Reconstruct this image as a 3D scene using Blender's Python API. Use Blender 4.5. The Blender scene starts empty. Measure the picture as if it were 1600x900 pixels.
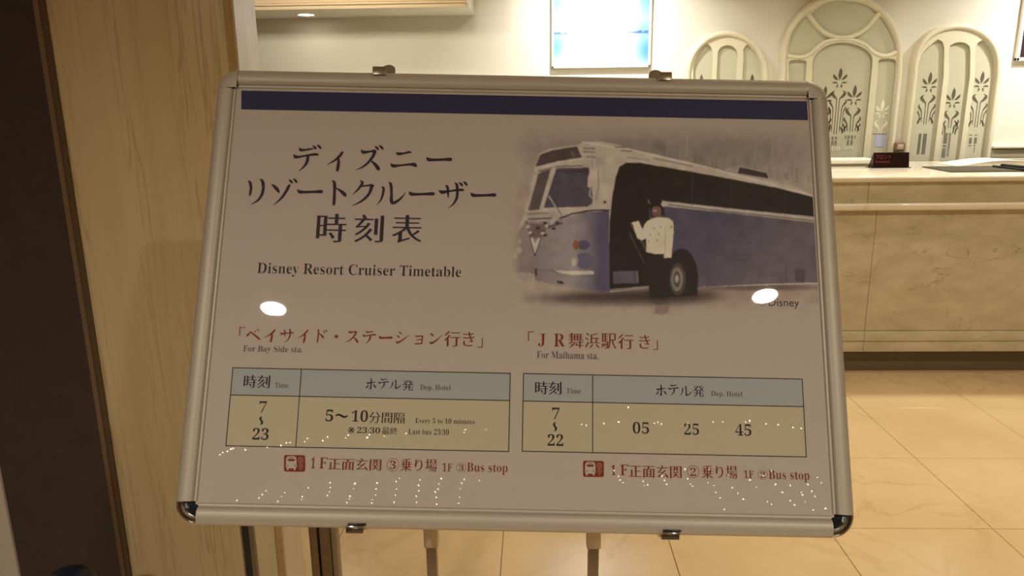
import bpy, bmesh, math, random
import numpy as np
from mathutils import Vector, Matrix
from mathutils.geometry import delaunay_2d_cdt
random.seed(7)
SC = bpy.context.scene
COL = SC.collection
# ------------------------------------------------------------------ camera
F = 1153.2                      # focal length in pixels of the 1600 px wide photograph
PITCH, YAW, ROLL, EYE = .2372727, -.0319814, .0123634, 1.53
_cp, _sp = math.cos(PITCH), math.sin(PITCH)
FW = np.array([math.sin(YAW)*_cp, math.cos(YAW)*_cp, -_sp])
_r = np.array([math.cos(YAW), -math.sin(YAW), 0.])
_d = np.cross(FW, _r)
RT = math.cos(ROLL)*_r + math.sin(ROLL)*_d
DN = -math.sin(ROLL)*_r + math.cos(ROLL)*_d
CAM = np.array([0, 0, EYE])
cam = bpy.data.cameras.new('camera'); cam_o = bpy.data.objects.new('camera', cam); COL.objects.link(cam_o)
cam.sensor_width = 36; cam.lens = 36*F/1600; cam.clip_start = .02
cam_o.matrix_world = Matrix(((RT[0], -DN[0], -FW[0], 0), (RT[1], -DN[1], -FW[1], 0), (RT[2], -DN[2], -FW[2], EYE), (0, 0, 0, 1)))
SC.camera = cam_o
# ------------------------------------------------------------------ light and exposure
SC.view_settings.view_transform = 'Standard'; SC.view_settings.look = 'None'
SC.view_settings.gamma = 1; SC.view_settings.use_curve_mapping = False
SC.view_settings.exposure = 0.0
world = bpy.data.worlds.new('world'); SC.world = world; world.use_nodes = True
world.node_tree.nodes['Background'].inputs[0].default_value = (.10, .08, .06, 1)
CEIL = 2.9; WY_ = 5.6
def disk_light(name, loc, power, color, size=.15, spread=180, aim=None):
    l = bpy.data.lights.new(name, 'AREA'); l.shape = 'DISK'; l.size = size; l.energy = power; l.color = color; l.spread = math.radians(spread)
    o = bpy.data.objects.new(name, l); COL.objects.link(o); o.location = loc
    if aim: o.rotation_euler = (Vector(aim)-Vector(loc)).to_track_quat('-Z', 'Y').to_euler()
    return o
WARM = (1, .80, .56); SOFT = (1, .89, .72)
LOBBY = [(-1.20, -1.49), (1.39, -1.34)]                       # the two lamps mirrored in the poster
for x, y in LOBBY: disk_light('lobby_lamp_and_fill', (x, y, CEIL-.012), 40, (1, .86, .70), .125, 150)
for x, y in [(-.9, 1.9), (1.4, 2.3), (3.6, 2.3)]: disk_light('lobby_lamp_and_fill', (x, y, CEIL-.012), 17, WARM, .15, 130)  # unseen fill added to brighten floor and counter
for x, y in [(1.2, 3.75), (3.0, 3.75)]: disk_light('desk_fill', (x, y, CEIL-.012), 3, SOFT, .15, 120)  # fill added above the desk, no real desk lamps
for x, y in ((-1.7, 3.1), (-.5, 2.6), (-1.3, 1.6), (-2.2, 2.2)): disk_light('lobby_lamp_and_fill', (x, y, CEIL-.012), 5.5, (1, .90, .72), .22, 80, (-1.15, WY_, 1.9))  # fill added for the left back wall, split up to soften the soffit shadow
disk_light('picture_lamp', (.45, 4.95, 2.85), 17, (1, .95, .86), .1, 100, (.5, 5.6, 1.75))
disk_light('picture_lamp', (3.75, 4.95, 2.85), 17, (1, .95, .86), .1, 110, (3.7, 5.6, 1.6))
for x in (1.3, 2.6, 3.8): disk_light('counter_fill', (x, 4.62, CEIL-.012), 11, SOFT, .15, 120)  # fill added to brighten the counter top but not its front
disk_light('lobby_lamp_and_fill', (-1.1, 4.3, CEIL-.012), 9, (1, .84, .6), .15, 150)  # fill added to light the soffit fascia

# ------------------------------------------------------------------ helpers
def lin(c):
    c = np.array(c, float)/255
    return np.where(c <= .04045, c/12.92, ((c+.055)/1.055)**2.4)
def ray(u, v):
    d = RT*(u-800)/F + DN*(v-450)/F + FW
    return d/np.linalg.norm(d)
def aty(u, v, Y):
    d = ray(u, v); return CAM + d*Y/d[1]
def onz(u, v, z):
    d = ray(u, v); return CAM + d*(z-EYE)/d[2]
def mat(name, col, rough=.5, metal=0, spec=.5, coat=0, coat_rough=.03, emit=None, bump=None, vary=None):
    m = bpy.data.materials.new(name); m.use_nodes = True
    nt = m.node_tree; b = nt.nodes['Principled BSDF']
    b.inputs['Base Color'].default_value = (*col, 1); b.inputs['Roughness'].default_value = rough
    b.inputs['Metallic'].default_value = metal; b.inputs['Specular IOR Level'].default_value = spec
    b.inputs['Coat Weight'].default_value = coat; b.inputs['Coat Roughness'].default_value = coat_rough
    if emit: b.inputs['Emission Color'].default_value = (*emit[0], 1); b.inputs['Emission Strength'].default_value = emit[1]
    if vary or bump:
        tc = nt.nodes.new('ShaderNodeTexCoord'); mp = nt.nodes.new('ShaderNodeMapping'); nt.links.new(tc.outputs['Object'], mp.inputs[0])
        n = nt.nodes.new('ShaderNodeTexNoise'); nt.links.new(mp.outputs[0], n.inputs['Vector'])
        n.inputs['Scale'].default_value = (vary or bump)[0]; n.inputs['Detail'].default_value = 6
        if vary:
            mx = nt.nodes.new('ShaderNodeMix'); mx.data_type = 'RGBA'
            mx.inputs[6].default_value = (*[c*(1-vary[1]) for c in col], 1); mx.inputs[7].default_value = (*[min(1, c*(1+vary[1])) for c in col], 1)
            nt.links.new(n.outputs[0], mx.inputs[0]); nt.links.new(mx.outputs[2], b.inputs['Base Color'])
        if bump:
            bp = nt.nodes.new('ShaderNodeBump'); bp.inputs['Strength'].default_value = bump[1]; bp.inputs['Distance'].default_value = .002
            nt.links.new(n.outputs[0], bp.inputs['Height']); nt.links.new(bp.outputs[0], b.inputs['Normal'])
    return m
def marble(name, c0, c1, vein, scale, vscale, vwidth, rough, rot=(0, 0, 0), stretch=(1, 1, 1), vamt=.7):
    m = bpy.data.materials.new(name); m.use_nodes = True; nt = m.node_tree; N = nt.nodes; b = N['Principled BSDF']
    b.inputs['Roughness'].default_value = rough
    geo = N.new('ShaderNodeNewGeometry'); mp = N.new('ShaderNodeMapping'); nt.links.new(geo.outputs['Position'], mp.inputs[0])
    mp.inputs['Rotation'].default_value = rot; mp.inputs['Scale'].default_value = stretch
    n1 = N.new('ShaderNodeTexNoise'); n1.inputs['Scale'].default_value = scale; n1.inputs['Detail'].default_value = 7; nt.links.new(mp.outputs[0], n1.inputs['Vector'])
    r1 = N.new('ShaderNodeValToRGB'); r1.color_ramp.elements[0].position = .33; r1.color_ramp.elements[1].position = .68
    r1.color_ramp.elements[0].color = (*c0, 1); r1.color_ramp.elements[1].color = (*c1, 1); nt.links.new(n1.outputs[0], r1.inputs[0])
    n2 = N.new('ShaderNodeTexNoise'); n2.inputs['Scale'].default_value = vscale; n2.inputs['Detail'].default_value = 9; n2.inputs['Distortion'].default_value = .6
    nt.links.new(mp.outputs[0], n2.inputs['Vector'])
    r2 = N.new('ShaderNodeValToRGB'); e = r2.color_ramp.elements; e[0].position = .5-vwidth; e[0].color = (0, 0, 0, 1); e[1].position = .5; e[1].color = (vamt, vamt, vamt, 1)
    k = e.new(.5+vwidth); k.color = (0, 0, 0, 1); nt.links.new(n2.outputs[0], r2.inputs[0])
    n3 = N.new('ShaderNodeTexNoise'); n3.inputs['Scale'].default_value = scale*.7; nt.links.new(mp.outputs[0], n3.inputs['Vector'])
    r3 = N.new('ShaderNodeValToRGB'); r3.color_ramp.elements[0].position = .42; r3.color_ramp.elements[1].position = .62; nt.links.new(n3.outputs[0], r3.inputs[0])
    mul = N.new('ShaderNodeMath'); mul.operation = 'MULTIPLY'; nt.links.new(r2.outputs[0], mul.inputs[0]); nt.links.new(r3.outputs[0], mul.inputs[1])
    mx = N.new('ShaderNodeMix'); mx.data_type = 'RGBA'; mx.inputs[7].default_value = (*vein, 1)
    nt.links.new(mul.outputs[0], mx.inputs[0]); nt.links.new(r1.outputs[0], mx.inputs[6]); nt.links.new(mx.outputs[2], b.inputs['Base Color'])
    return m
def mesh_obj(name, verts, faces, m, parent=None, smooth=False):
    me = bpy.data.meshes.new(name); me.from_pydata([tuple(map(float, v)) for v in verts], [], faces); me.update()
    if m: me.materials.append(m)
    if smooth: me.shade_smooth()
    o = bpy.data.objects.new(name, me); COL.objects.link(o); o.parent = parent
    return o
def bm_obj(name, bm, m, parent=None, smooth=False):
    me = bpy.data.meshes.new(name); bmesh.ops.recalc_face_normals(bm, faces=bm.faces); bm.to_mesh(me); bm.free()
    if m: me.materials.append(m)
    if smooth:
        me.shade_smooth()
        me.set_sharp_from_angle(angle=math.radians(40))
    o = bpy.data.objects.new(name, me); COL.objects.link(o); o.parent = parent
    return o
def add_box(bm, x0, x1, y0, y1, z0, z1, bev=0, seg=2):
    b2 = bmesh.new(); bmesh.ops.create_cube(b2, size=1)
    for v in b2.verts: v.co = Vector(((x0+x1)/2+v.co.x*(x1-x0), (y0+y1)/2+v.co.y*(y1-y0), (z0+z1)/2+v.co.z*(z1-z0)))
    if bev: bmesh.ops.bevel(b2, geom=b2.edges[:], offset=bev, segments=seg, affect='EDGES', profile=.5)
    me = bpy.data.meshes.new('tmp'); b2.to_mesh(me); b2.free(); bm.from_mesh(me); bpy.data.meshes.remove(me)
def box(name, x0, x1, y0, y1, z0, z1, m, parent=None, bev=0, seg=2):
    bm = bmesh.new(); add_box(bm, x0, x1, y0, y1, z0, z1, bev, seg); return bm_obj(name, bm, m, parent, bool(bev))
def add_cyl(bm, c, r, h, axis='Z', n=24, r2=None):
    mt = {'Z': Matrix(), 'Y': Matrix.Rotation(math.pi/2, 4, 'X'), 'X': Matrix.Rotation(math.pi/2, 4, 'Y')}[axis]
    bmesh.ops.create_cone(bm, cap_ends=True, segments=n, radius1=r, radius2=r if r2 is None else r2, depth=h, matrix=Matrix.Translation(c) @ mt)
def lathe(name, prof, m, parent=None, n=32, c=(0, 0, 0)):
    vs, fs = [], []; k = len(prof)
    for i in range(n):
        a = 2*math.pi*i/n
        for r, z in prof: vs.append((c[0]+r*math.cos(a), c[1]+r*math.sin(a), c[2]+z))
    for i in range(n):
        for j in range(k-1):
            a, b = i*k+j, ((i+1) % n)*k+j; fs.append((a, b, b+1, a+1))
    return mesh_obj(name, vs, fs, m, parent, True)
def tube(bm, pts, r, n=8):
    pts = [Vector(p) for p in pts]; rings = []
    for i, p in enumerate(pts):
        t = (pts[min(i+1, len(pts)-1)]-pts[max(i-1, 0)]).normalized()
        u = t.orthogonal().normalized() if i == 0 else (pu - t*pu.dot(t)).normalized()
        pu = u; w = t.cross(u)
        rings.append([bm.verts.new(p+(u*math.cos(2*math.pi*j/n)+w*math.sin(2*math.pi*j/n))*r) for j in range(n)])
    for a, b in zip(rings, rings[1:]):
        for j in range(n): bm.faces.new((a[j], a[(j+1) % n], b[(j+1) % n], b[j]))
    bm.faces.new(rings[0]); bm.faces.new(rings[-1])
def thing(name, label, cat, loc=(0, 0, 0), group=None):
    o = bpy.data.objects.new(name, None); o.empty_display_size = .1; COL.objects.link(o); o.location = loc
    o['label'] = label; o['category'] = cat
    if group: o['group'] = group
    return o
def tag(o, label, cat, group=None, kind=None):
    o['label'] = label; o['category'] = cat
    if group: o['group'] = group
    if kind: o['kind'] = kind
    return o
def struct(o, label=None):
    o['kind'] = 'structure'
    if label: o['label'] = label
    return o

# ------------------------------------------------------------------ materials
M = {}
M['wall'] = mat('cream_wall_paint', (.74, .71, .63), .8, bump=(60, .05))
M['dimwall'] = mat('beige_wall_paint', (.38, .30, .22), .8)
M['ceiling'] = mat('ceiling_paint', (.62, .55, .45), .85)
M['marble_y'] = marble('yellow_travertine', tuple(lin((228, 212, 166))), tuple(lin((238, 224, 184))), tuple(lin((158, 124, 72))), 3, 9, .035, .2, stretch=(4.5, 4.5, .22), vamt=.5)
M['marble_w'] = marble('side_lit_travertine', tuple(lin((205, 190, 160))), tuple(lin((225, 212, 188))), tuple(lin((170, 140, 100))), 4, 12, .03, .3, stretch=(2, 2, .4), vamt=.4)  # paler copy of the yellow stone, with back-room light in its colour
M['brown_stone'] = mat('brown_stone_strip', tuple(lin((205, 175, 125))), .35, vary=(40, .25))
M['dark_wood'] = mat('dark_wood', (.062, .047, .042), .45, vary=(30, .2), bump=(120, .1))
M['bevel_wood'] = mat('wood_edge_highlight', (.20, .13, .08), .35)  # lighter than the panel: the bevel's highlight is put into its colour
M['counter'] = marble('counter_marble', tuple(lin((196, 187, 158))), tuple(lin((214, 206, 182))), tuple(lin((120, 106, 76))), 5, 3.2, .016, .25, rot=(0, .7, 0), stretch=(1.2, 1, 2.6), vamt=.5)
M['counter_top'] = marble('counter_top_marble', tuple(lin((235, 228, 208))), tuple(lin((246, 240, 224))), tuple(lin((170, 160, 140))), 4, 3, .015, .12, vamt=.4)
M['kick'] = mat('brown_kick_plate', (.16, .12, .075), .35)
M['grout'] = mat('floor_grout', (.16, .11, .065), .8)
M['tile'] = marble('beige_floor_tile', tuple(lin((205, 181, 139))), tuple(lin((219, 197, 156))), tuple(lin((180, 145, 98))), 1.6, 2.2, .02, .16, vamt=.35)
M['silver'] = mat('satin_aluminium', (.56, .52, .45), .5, metal=.25, vary=(300, .04))
M['lip'] = mat('grey_inner_lip', (.36, .33, .29), .5, metal=.5)
M['gap'] = mat('dark_gap', (.02, .018, .015), .6)
M['chrome'] = mat('chrome', (.75, .73, .70), .10, metal=1)
M['steel'] = mat('dull_steel', (.42, .36, .30), .30, metal=1)
M['black'] = mat('black_plastic', (.012, .012, .014), .35)
M['cream'] = mat('cream_lacquer', (.72, .68, .52), .38)
M['frost'] = mat('frosted_glass', (.56, .55, .42), .28, vary=(3, .06), coat=.4, coat_rough=.08)
M['etch_dark'] = mat('clear_glass_over_dark_room', (.13, .125, .09), .08, spec=.5)
M['etch_light'] = mat('clear_glass_over_lit_room', (.85, .83, .66), .1)
M['etch_blue'] = mat('clear_glass_over_pale_screen', (.50, .54, .72), .1)
M['white'] = mat('white_lacquer', (.85, .83, .76), .35)
PAPER = (.60, .545, .50)
COAT = dict(rough=.5, spec=.2, coat=1, coat_rough=.012)
REF = lin((148, 130, 112))
def ink(rgb): return tuple(np.clip(np.array(PAPER)*lin(rgb)/REF, 0, .95))
M['paper'] = mat('poster_paper', PAPER, **COAT)
M['navy'] = mat('navy_ink', (.022, .030, .11), **COAT)
M['title'] = mat('indigo_ink', (.030, .020, .045), **COAT)
M['ink'] = mat('black_ink', (.025, .022, .022), **COAT)
M['grey_ink'] = mat('grey_ink', (.10, .085, .08), **COAT)
M['red'] = mat('maroon_ink', (.24, .035, .022), **COAT)
M['head_fill'] = mat('pale_blue_ink', (.44, .505, .52), **COAT)
M['cell_fill'] = mat('pale_yellow_ink', (.62, .565, .41), **COAT)

# ------------------------------------------------------------------ room shell
WY = 5.6
TX, TY, X0, Y0 = .604, .57, -.122, 2.496
fl = struct(box('floor', -4.2, 6.2, -5.4, WY+.1, -.08, -.004, M['grout']), 'beige tiled lobby floor with thin dark joints')
bm = bmesh.new(); add_box(bm, .0012, TX-.0012, .0012, TY-.0012, -.02, 0, .0008, 1)
first = bm_obj('tile', bm, M['tile'], fl); tm = first.data
first.location = (X0-5*TX, Y0-6*TY, 0)
for i in range(-5, 9):
    for j in range(-6, 6):
        if (i, j) == (-5, -6) or (j >= 3 and i > -4): continue
        if j >= 5: continue
        t = bpy.data.objects.new('tile', tm); t.location = (X0+i*TX, Y0+j*TY, 0); t.parent = fl; COL.objects.link(t)
struct(box('ceiling', -4.2, 6.2, -5.4, WY+.1, CEIL, CEIL+.1, M['ceiling']), 'pale ceiling')
struct(box('wall_back', -4.2, 6.2, WY, WY+.1, 0, CEIL, M['wall']), 'cream plastered wall behind the reception counter')
struct(box('wall_left', -4.3, -4.2, -5.4, WY+.1, 0, CEIL, M['dimwall']), 'left lobby wall')
struct(box('wall_right', 6.2, 6.3, -5.4, WY+.1, 0, CEIL, M['dimwall']), 'right lobby wall')
struct(box('wall_front', -4.2, 6.2, -5.5, -5.4, 0, CEIL, M['dimwall']), 'lobby wall behind the viewer')

# soffit over the left of the back wall
sx1 = aty(741, 24, WY)[0]
sof = struct(box('trim_1', -4.2, sx1, 5.16, WY, 2.19, CEIL, M['wall']), 'lowered cream soffit box over the back wall, with moulded wooden fascia')
M['fascia'] = mat('tan_fascia', (.68, .55, .36), .45)
for k, (z0, z1, d) in enumerate([(2.19, 2.215, .018), (2.215, 2.228, .03), (2.231, 2.262, .012), (2.262, 2.275, .034)]):
    box('moulding', -4.2, sx1-.02, 5.16-d, 5.16, z0, z1, M['fascia'], sof, .003)
def downlight(p, r, label, grp=None, power=20):
    t = thing('ceiling_light', label, 'light', p, grp)
    bm = bmesh.new(); n = 32
    rings = [[bm.verts.new((rr*math.cos(2*math.pi*i/n), rr*math.sin(2*math.pi*i/n), z)) for i in range(n)] for rr, z in ((r*1.25, 0), (r*1.22, -.005), (r*1.0, -.006), (r*.97, .0))]
    for a, b in zip(rings, rings[1:]):
        for i in range(n): bm.faces.new((a[i], a[(i+1) % n], b[(i+1) % n], b[i]))
    bm_obj('rim', bm, M['white'], t, True)
    bm = bmesh.new(); add_cyl(bm, (0, 0, -.001), r*.97, .002, n=32)
    bm_obj('lens', bm, mat('lamp_lens', (1, .9, .75), .5, emit=((1, .88, .70), power)), t)
    return t
p = aty(478, 20, 5.38); downlight((p[0], 5.38, 2.19), .055, 'small round downlight glowing in the lowered soffit at the top left', power=14)
for k, (x, y) in enumerate(LOBBY):
    downlight((x, y, CEIL), .062, 'round ceiling downlight over the lobby, mirrored in the %s of the poster' % ('left half' if k == 0 else 'right half'), power=9)

# ------------------------------------------------------------------ pillar and posts on the left
PY = 1.80
def px_x(u, Y): return aty(u, 450, Y)[0]
xa, xb, xc = [px_x(u, PY) for u in (133, 391, 406)]
xd = xc; PD = PY*px_x(406, 1)/px_x(437, 1)      # the right side face is seen as far back as PD
pil = thing('marble_pillar', 'yellow veined travertine pillar left of and behind the notice board', 'pillar', ((xa+xd)/2, PY, 0))
def sub(o, root):      # children given in world coordinates
    o.parent = root; o.matrix_parent_inverse = Matrix.Translation(-root.location); return o
sub(box('marble_slab', xa, xb, PY, PD, 0, CEIL, M['marble_y'], None, .002), pil)
sub(box('joint_strip', xb, xc-.004, PY+.004, PD-.01, 0, CEIL, M['brown_stone']), pil)
vs = [(xc-.004, PY, 0), (xc, PY+.003, 0), (xc, PD, 0), (xc-.004, PD, 0)]; vs += [(x, y, CEIL) for x, y, z in vs]
sub(mesh_obj('corner_slab', vs, [(0, 1, 5, 4), (1, 2, 6, 5), (2, 3, 7, 6), (3, 0, 4, 7), (4, 5, 6, 7), (3, 2, 1, 0)], M['marble_w']), pil)
DY = 1.785
xe, xf_, xg, xh = [px_x(u, DY) for u in (-57, 120, 126, 133.5)]
dk = thing('dark_pilaster', 'dark brown wooden pilaster with a highlight painted along its edge at the far left', 'pilaster', ((xe+xh)/2, DY, 0))
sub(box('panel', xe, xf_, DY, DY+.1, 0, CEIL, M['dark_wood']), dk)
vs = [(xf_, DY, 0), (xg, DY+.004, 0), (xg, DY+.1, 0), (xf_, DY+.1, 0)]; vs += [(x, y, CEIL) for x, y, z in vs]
sub(mesh_obj('edge_highlight', vs, [(0, 1, 5, 4), (1, 2, 6, 5), (2, 3, 7, 6), (3, 0, 4, 7), (4, 5, 6, 7), (3, 2, 1, 0)], M['bevel_wood']), dk)
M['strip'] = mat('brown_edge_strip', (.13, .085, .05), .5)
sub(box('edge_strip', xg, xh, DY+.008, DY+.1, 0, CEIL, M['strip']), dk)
LYY = DY-.008
xl = px_x(-57, LYY)
tag(box('wall_panel', xl-.9, xl, LYY, LYY+.1, 0, CEIL, mat('pale_panel', (.68, .62, .56), .6), None, .003), 'pale beige wall panel at the extreme lower left', 'panel')
# slim dark blue bin
p = aty(104, 892, 1.5)
bn = thing('waste_bin', 'slim dark blue bin with rounded top at the lower left, before the dark pilaster', 'bin', (p[0], 1.5, 0))
zt = p[2]-.004; rb = .058; nav = mat('dark_blue_plastic', (.008, .014, .035), .35)
lathe('body', [(0, 0), (rb*.86, 0), (rb*.9, .01), (rb, zt-.06), (rb, zt-.05), (0, zt-.05)], nav, bn)
lathe('lid', [(rb*1.02, zt-.05), (rb*1.04, zt-.04), (rb*.98, zt-.025), (rb*.75, zt-.008), (rb*.35, zt-.001), (0, zt)], nav, bn)
# black post with grey edges
pb = aty(386, 850, 1.30); w = .0105
bp_ = thing('black_post', 'slim black post with grey edge strips, below the left end of the board', 'post', (pb[0], 1.30, 0))
box('core', -w*.62, w*.62, 0, .02, .012, .82, M['black'], bp_)
M['postgrey'] = mat('grey_post_metal', (.22, .18, .13), .4, metal=.4)
for s in (-1, 1): box('edge_strip', min(s*w*.62, s*w), max(s*w*.62, s*w), -.002, .02, .012, .82, M['postgrey'], bp_, .0008)
box('foot', -.03, .03, -.02, .04, 0, .012, M['black'], bp_, .004)
box('cap', -w*1.1, w*1.1, -.004, .024, .82, .828, M['black'], bp_, .002)
# brown two part post
pb = aty(506, 860, 1.40); k = 1.53/F
po = thing('brown_post', 'brown metal post with a dark groove, between pillar and board stand', 'post', (pb[0], 1.40, 0))
M['postb'] = mat('brown_post_metal', (.22, .145, .07), .4, metal=.3, vary=(25, .2)); M['postl'] = mat('light_brown_post_metal', (.32, .25, .17), .4, metal=.3)
box('left_rail', -.030, -.0125, 0, .035, .012, .80, M['postb'], po, .001)
box('groove', -.0125, -.0065, .008, .03, .012, .80, M['gap'], po)
box('right_rail', -.0065, .0155, -.002, .035, .012, .80, M['postb'], po, .001)
box('side_rail', .0155, .0275, .004, .03, .012, .80, M['postl'], po, .001)
box('foot', -.045, .045, -.03, .06, 0, .012, M['postb'], po, .004)
box('cap', -.032, .030, -.004, .038, .80, .808, M['postb'], po, .002)

# ------------------------------------------------------------------ reception counter
CY = 4.15; CX0, CX1 = -1.3, 5.4
jx_low = aty(1360, 430, CY)[0]; jx_up = aty(1357, 300, CY)[0]
ct = thing('reception_counter', 'long cream marble reception counter on a dark kick plate', 'counter', ((CX0+CX1)/2, CY, 0))
def cb(*a, **k): return sub(box(*a, **k), ct)
cb('kick_plate', CX0+.05, CX1, CY+.05, CY+.7, 0, .135, M['kick'])
cb('core', CX0+.03, CX1, CY+.03, CY+.9, .135, 1.11, M['gap'])
def panels(xj, width, y0, z0, z1):
    xs = [xj + i*width for i in range(-4, 5)]; xs = [CX0]+[x for x in xs if CX0+.1 < x < CX1-.1]+[CX1]
    for a, b in zip(xs, xs[1:]): cb('marble_panel', a+.0014, b-.0014, y0, y0+.04, z0, z1, M['counter'], None, .001)
panels(jx_low, 1.42, CY, .262, .962)
panels(jx_low, 1.42, CY-.006, .1995, .2585)
panels(jx_low, 1.42, CY-.003, .135, .196)
panels(jx_up, 1.42, CY-.0, 1.0, 1.118)
# ledge between panels: rounded nose
cb('ledge', CX0-.02, CX1, CY-.035, CY+.04, .962, 1.0, M['counter_top'], None, .012, 4)
cb('counter_top', CX0-.03, CX1, CY-.03, 5.22, 1.118, 1.15, M['counter_top'], None, .014, 4)
TZ = 1.15
# reception name block
c = onz(1392, 262.5, TZ)
rs = thing('reception_sign', 'small black tent sign with red lettering on the counter top', 'sign', (c[0], c[1], TZ))
w = .5*(aty(1422, 262, c[1])[0]-aty(1366, 262, c[1])[0]); hh = aty(1392, 238.5, c[1])[2]-TZ
vs = [(-w, 0, .004), (w, 0, .004), (w, .016, hh), (-w+.004, .016, hh), (-w, .07, .004), (w, .07, .004), (w, .022, hh), (-w+.004, .022, hh)]
mesh_obj('plate', vs, [(0, 1, 2, 3), (5, 4, 7, 6), (3, 2, 6, 7), (0, 3, 7, 4), (1, 5, 6, 2), (0, 4, 5, 1)], mat('black_acrylic', (.015, .006, .006), .2), rs)
box('base', -w-.012, w+.012, -.006, .08, 0, .004, M['black'], rs, .001)
# raised white tray behind it
a0, a1 = onz(1311, 261, TZ), onz(1368, 261, TZ)
tr = thing('document_tray', 'low white document tray behind the small black sign', 'tray', ((a0[0]+a1[0])/2, a0[1]+.05, TZ))
hw = (a1[0]-a0[0])/2+.05
box('base', -hw+.02, hw, .0, .2, 0, .018, mat('grey_tray', (.28, .26, .20), .5), tr); box('top', -hw, hw, -.012, .22, .018, .042, M['white'], tr, .004)
box('end_panel', -hw, -hw+.012, -.012, .22, 0, .018, M['white'], tr)
# desk mat
q = [onz(1441, 261.5, TZ), onz(1485, 269.5, TZ)]
mx0, my1, my0 = q[0][0], q[0][1], q[1][1]
vs = [(q[1][0], my0, TZ), (q[1][0]+1.1, my0, TZ), (q[1][0]+1.3, my1, TZ), (mx0, my1, TZ)]; vs += [(x, y, z+.006) for x, y, z in vs]
mt_ = mesh_obj('desk_mat', vs, [(0, 1, 5, 4), (1, 2, 6, 5), (2, 3, 7, 6), (3, 0, 4, 7), (4, 5, 6, 7), (3, 2, 1, 0)], mat('grey_mat', (.10, .095, .075), .9, spec=.1))
tag(mt_, 'flat dark grey desk mat on the right of the counter top', 'mat')
def pen(u0, v0, u1, v1, r, label):
    a, b = onz(u0, v0, TZ+.006+r), onz(u1, v1, TZ+.006+r); A_ = Vector(a); B_ = Vector(b)
    o = thing('pen', label, 'pen', tuple(A_), 'black pens on the desk mat')
    d = B_-A_; bm = bmesh.new(); tube(bm, [(0, 0, 0), d*.04, d*.72], r); bm_obj('barrel', bm, M['black'], o, True)
    bm = bmesh.new(); tube(bm, [d*.72, d*.98, d], r*1.12); bm_obj('cap', bm, M['black'], o, True)
pen(1552, 259.5, 1612, 266.5, .006, 'black pen on the desk mat, nearer of the two'); pen(1565, 258, 1615, 262.5, .009, 'thick black pen on the desk mat, farther of the two')
# white open booklet behind the mat
c0 = onz(1487, 259, TZ); bm = bmesh.new(); n = 24; by0 = my1+.02; top, bot = [], []
for i in range(n+1):
    t = i/n; x = c0[0]+t*.95; z = TZ+.001+.035*math.sin(math.pi*min(1, t*1.6))**1.2*(1-.3*t) if t*1.6 < 1 else TZ+.001+.022*math.sin(math.pi*(t*1.6-1)/.6)
    top.append([bm.verts.new((x, by0+yy, z+.003)) for yy in (0, .26)]); bot.append([bm.verts.new((x, by0+yy, TZ+.0005)) for yy in (0, .26)])
for i in range(n):
    bm.faces.new((top[i][0], top[i+1][0], top[i+1][1], top[i][1])); bm.faces.new((bot[i][0], top[i][0], top[i][1], bot[i][1])) if i == 0 else None
    bm.faces.new((bot[i][0], bot[i+1][0], top[i+1][0], top[i][0])); bm.faces.new((bot[i][1], top[i][1], top[i+1][1], bot[i+1][1]))
    bm.faces.new((bot[i][0], bot[i][1], bot[i+1][1], bot[i+1][0]))
bm.faces.new((bot[n][0], bot[n][1], top[n][1], top[n][0]))
tag(bm_obj('open_booklet', bm, mat('white_page', (.86, .83, .72), .5), None, True), 'open white booklet lying behind the grey desk mat', 'booklet')

# ------------------------------------------------------------------ arched windows on the back wall
def wp(u, v): p = aty(u, v, WY-.04); return (p[0], p[2])
def arc(cx, cy, rx, ry, a0, a1, n=20): return [(cx+rx*math.cos(math.radians(a0+(a1-a0)*i/n)), cy-ry*math.sin(math.radians(a0+(a1-a0)*i/n))) for i in range(n+1)]
def catmull(P, n=6, closed=False):
    P = [np.array(p, float) for p in P]; out = []; m = len(P)
    for i in range(m if closed else m-1):
        p0 = P[(i-1) % m] if closed or i > 0 else P[0]*2-P[1]; p1 = P[i]; p2 = P[(i+1) % m]
        p3 = P[(i+2) % m] if closed or i+2 < m else P[-1]*2-P[-2]
        for k in range(n):
            t = k/n; out.append(.5*((2*p1)+(-p0+p2)*t+(2*p0-5*p1+4*p2-p3)*t*t+(-p0+3*p1-3*p2+p3)*t**3))
    if not closed: out.append(P[-1])
    return out
BOT = TZ-.25
def drop(pts):       # outline that runs from its left foot over the top to its right foot, feet carried straight down to BOT
    q = [wp(u, v) for u, v in pts]; return [(q[0][0], BOT)]+q+[(q[-1][0], BOT)]
def plate(name, outline, holes, y_front, depth, m, parent, bev=.004):
    cu = bpy.data.curves.new(name, 'CURVE'); cu.dimensions = '2D'; cu.fill_mode = 'BOTH'; cu.extrude = depth/2-bev; cu.bevel_depth = bev; cu.bevel_resolution = 1; cu.offset = -bev
    for loop in [outline]+holes:
        s = cu.splines.new('POLY'); s.points.add(len(loop)-1); s.use_cyclic_u = True
        for i, (x, z) in enumerate(loop): s.points[i].co = (x, z, 0, 1)
    to = bpy.data.objects.new(name, cu); me = bpy.data.meshes.new_from_object(to); me.name = name; bpy.data.objects.remove(to)
    me.materials.clear(); me.materials.append(m)
    me.transform(Matrix.Translation((0, y_front+depth/2, 0)) @ Matrix.Rotation(math.pi/2, 4, 'X'))
    o = bpy.data.objects.new(name, me); COL.objects.link(o); o.parent = parent; return o
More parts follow.
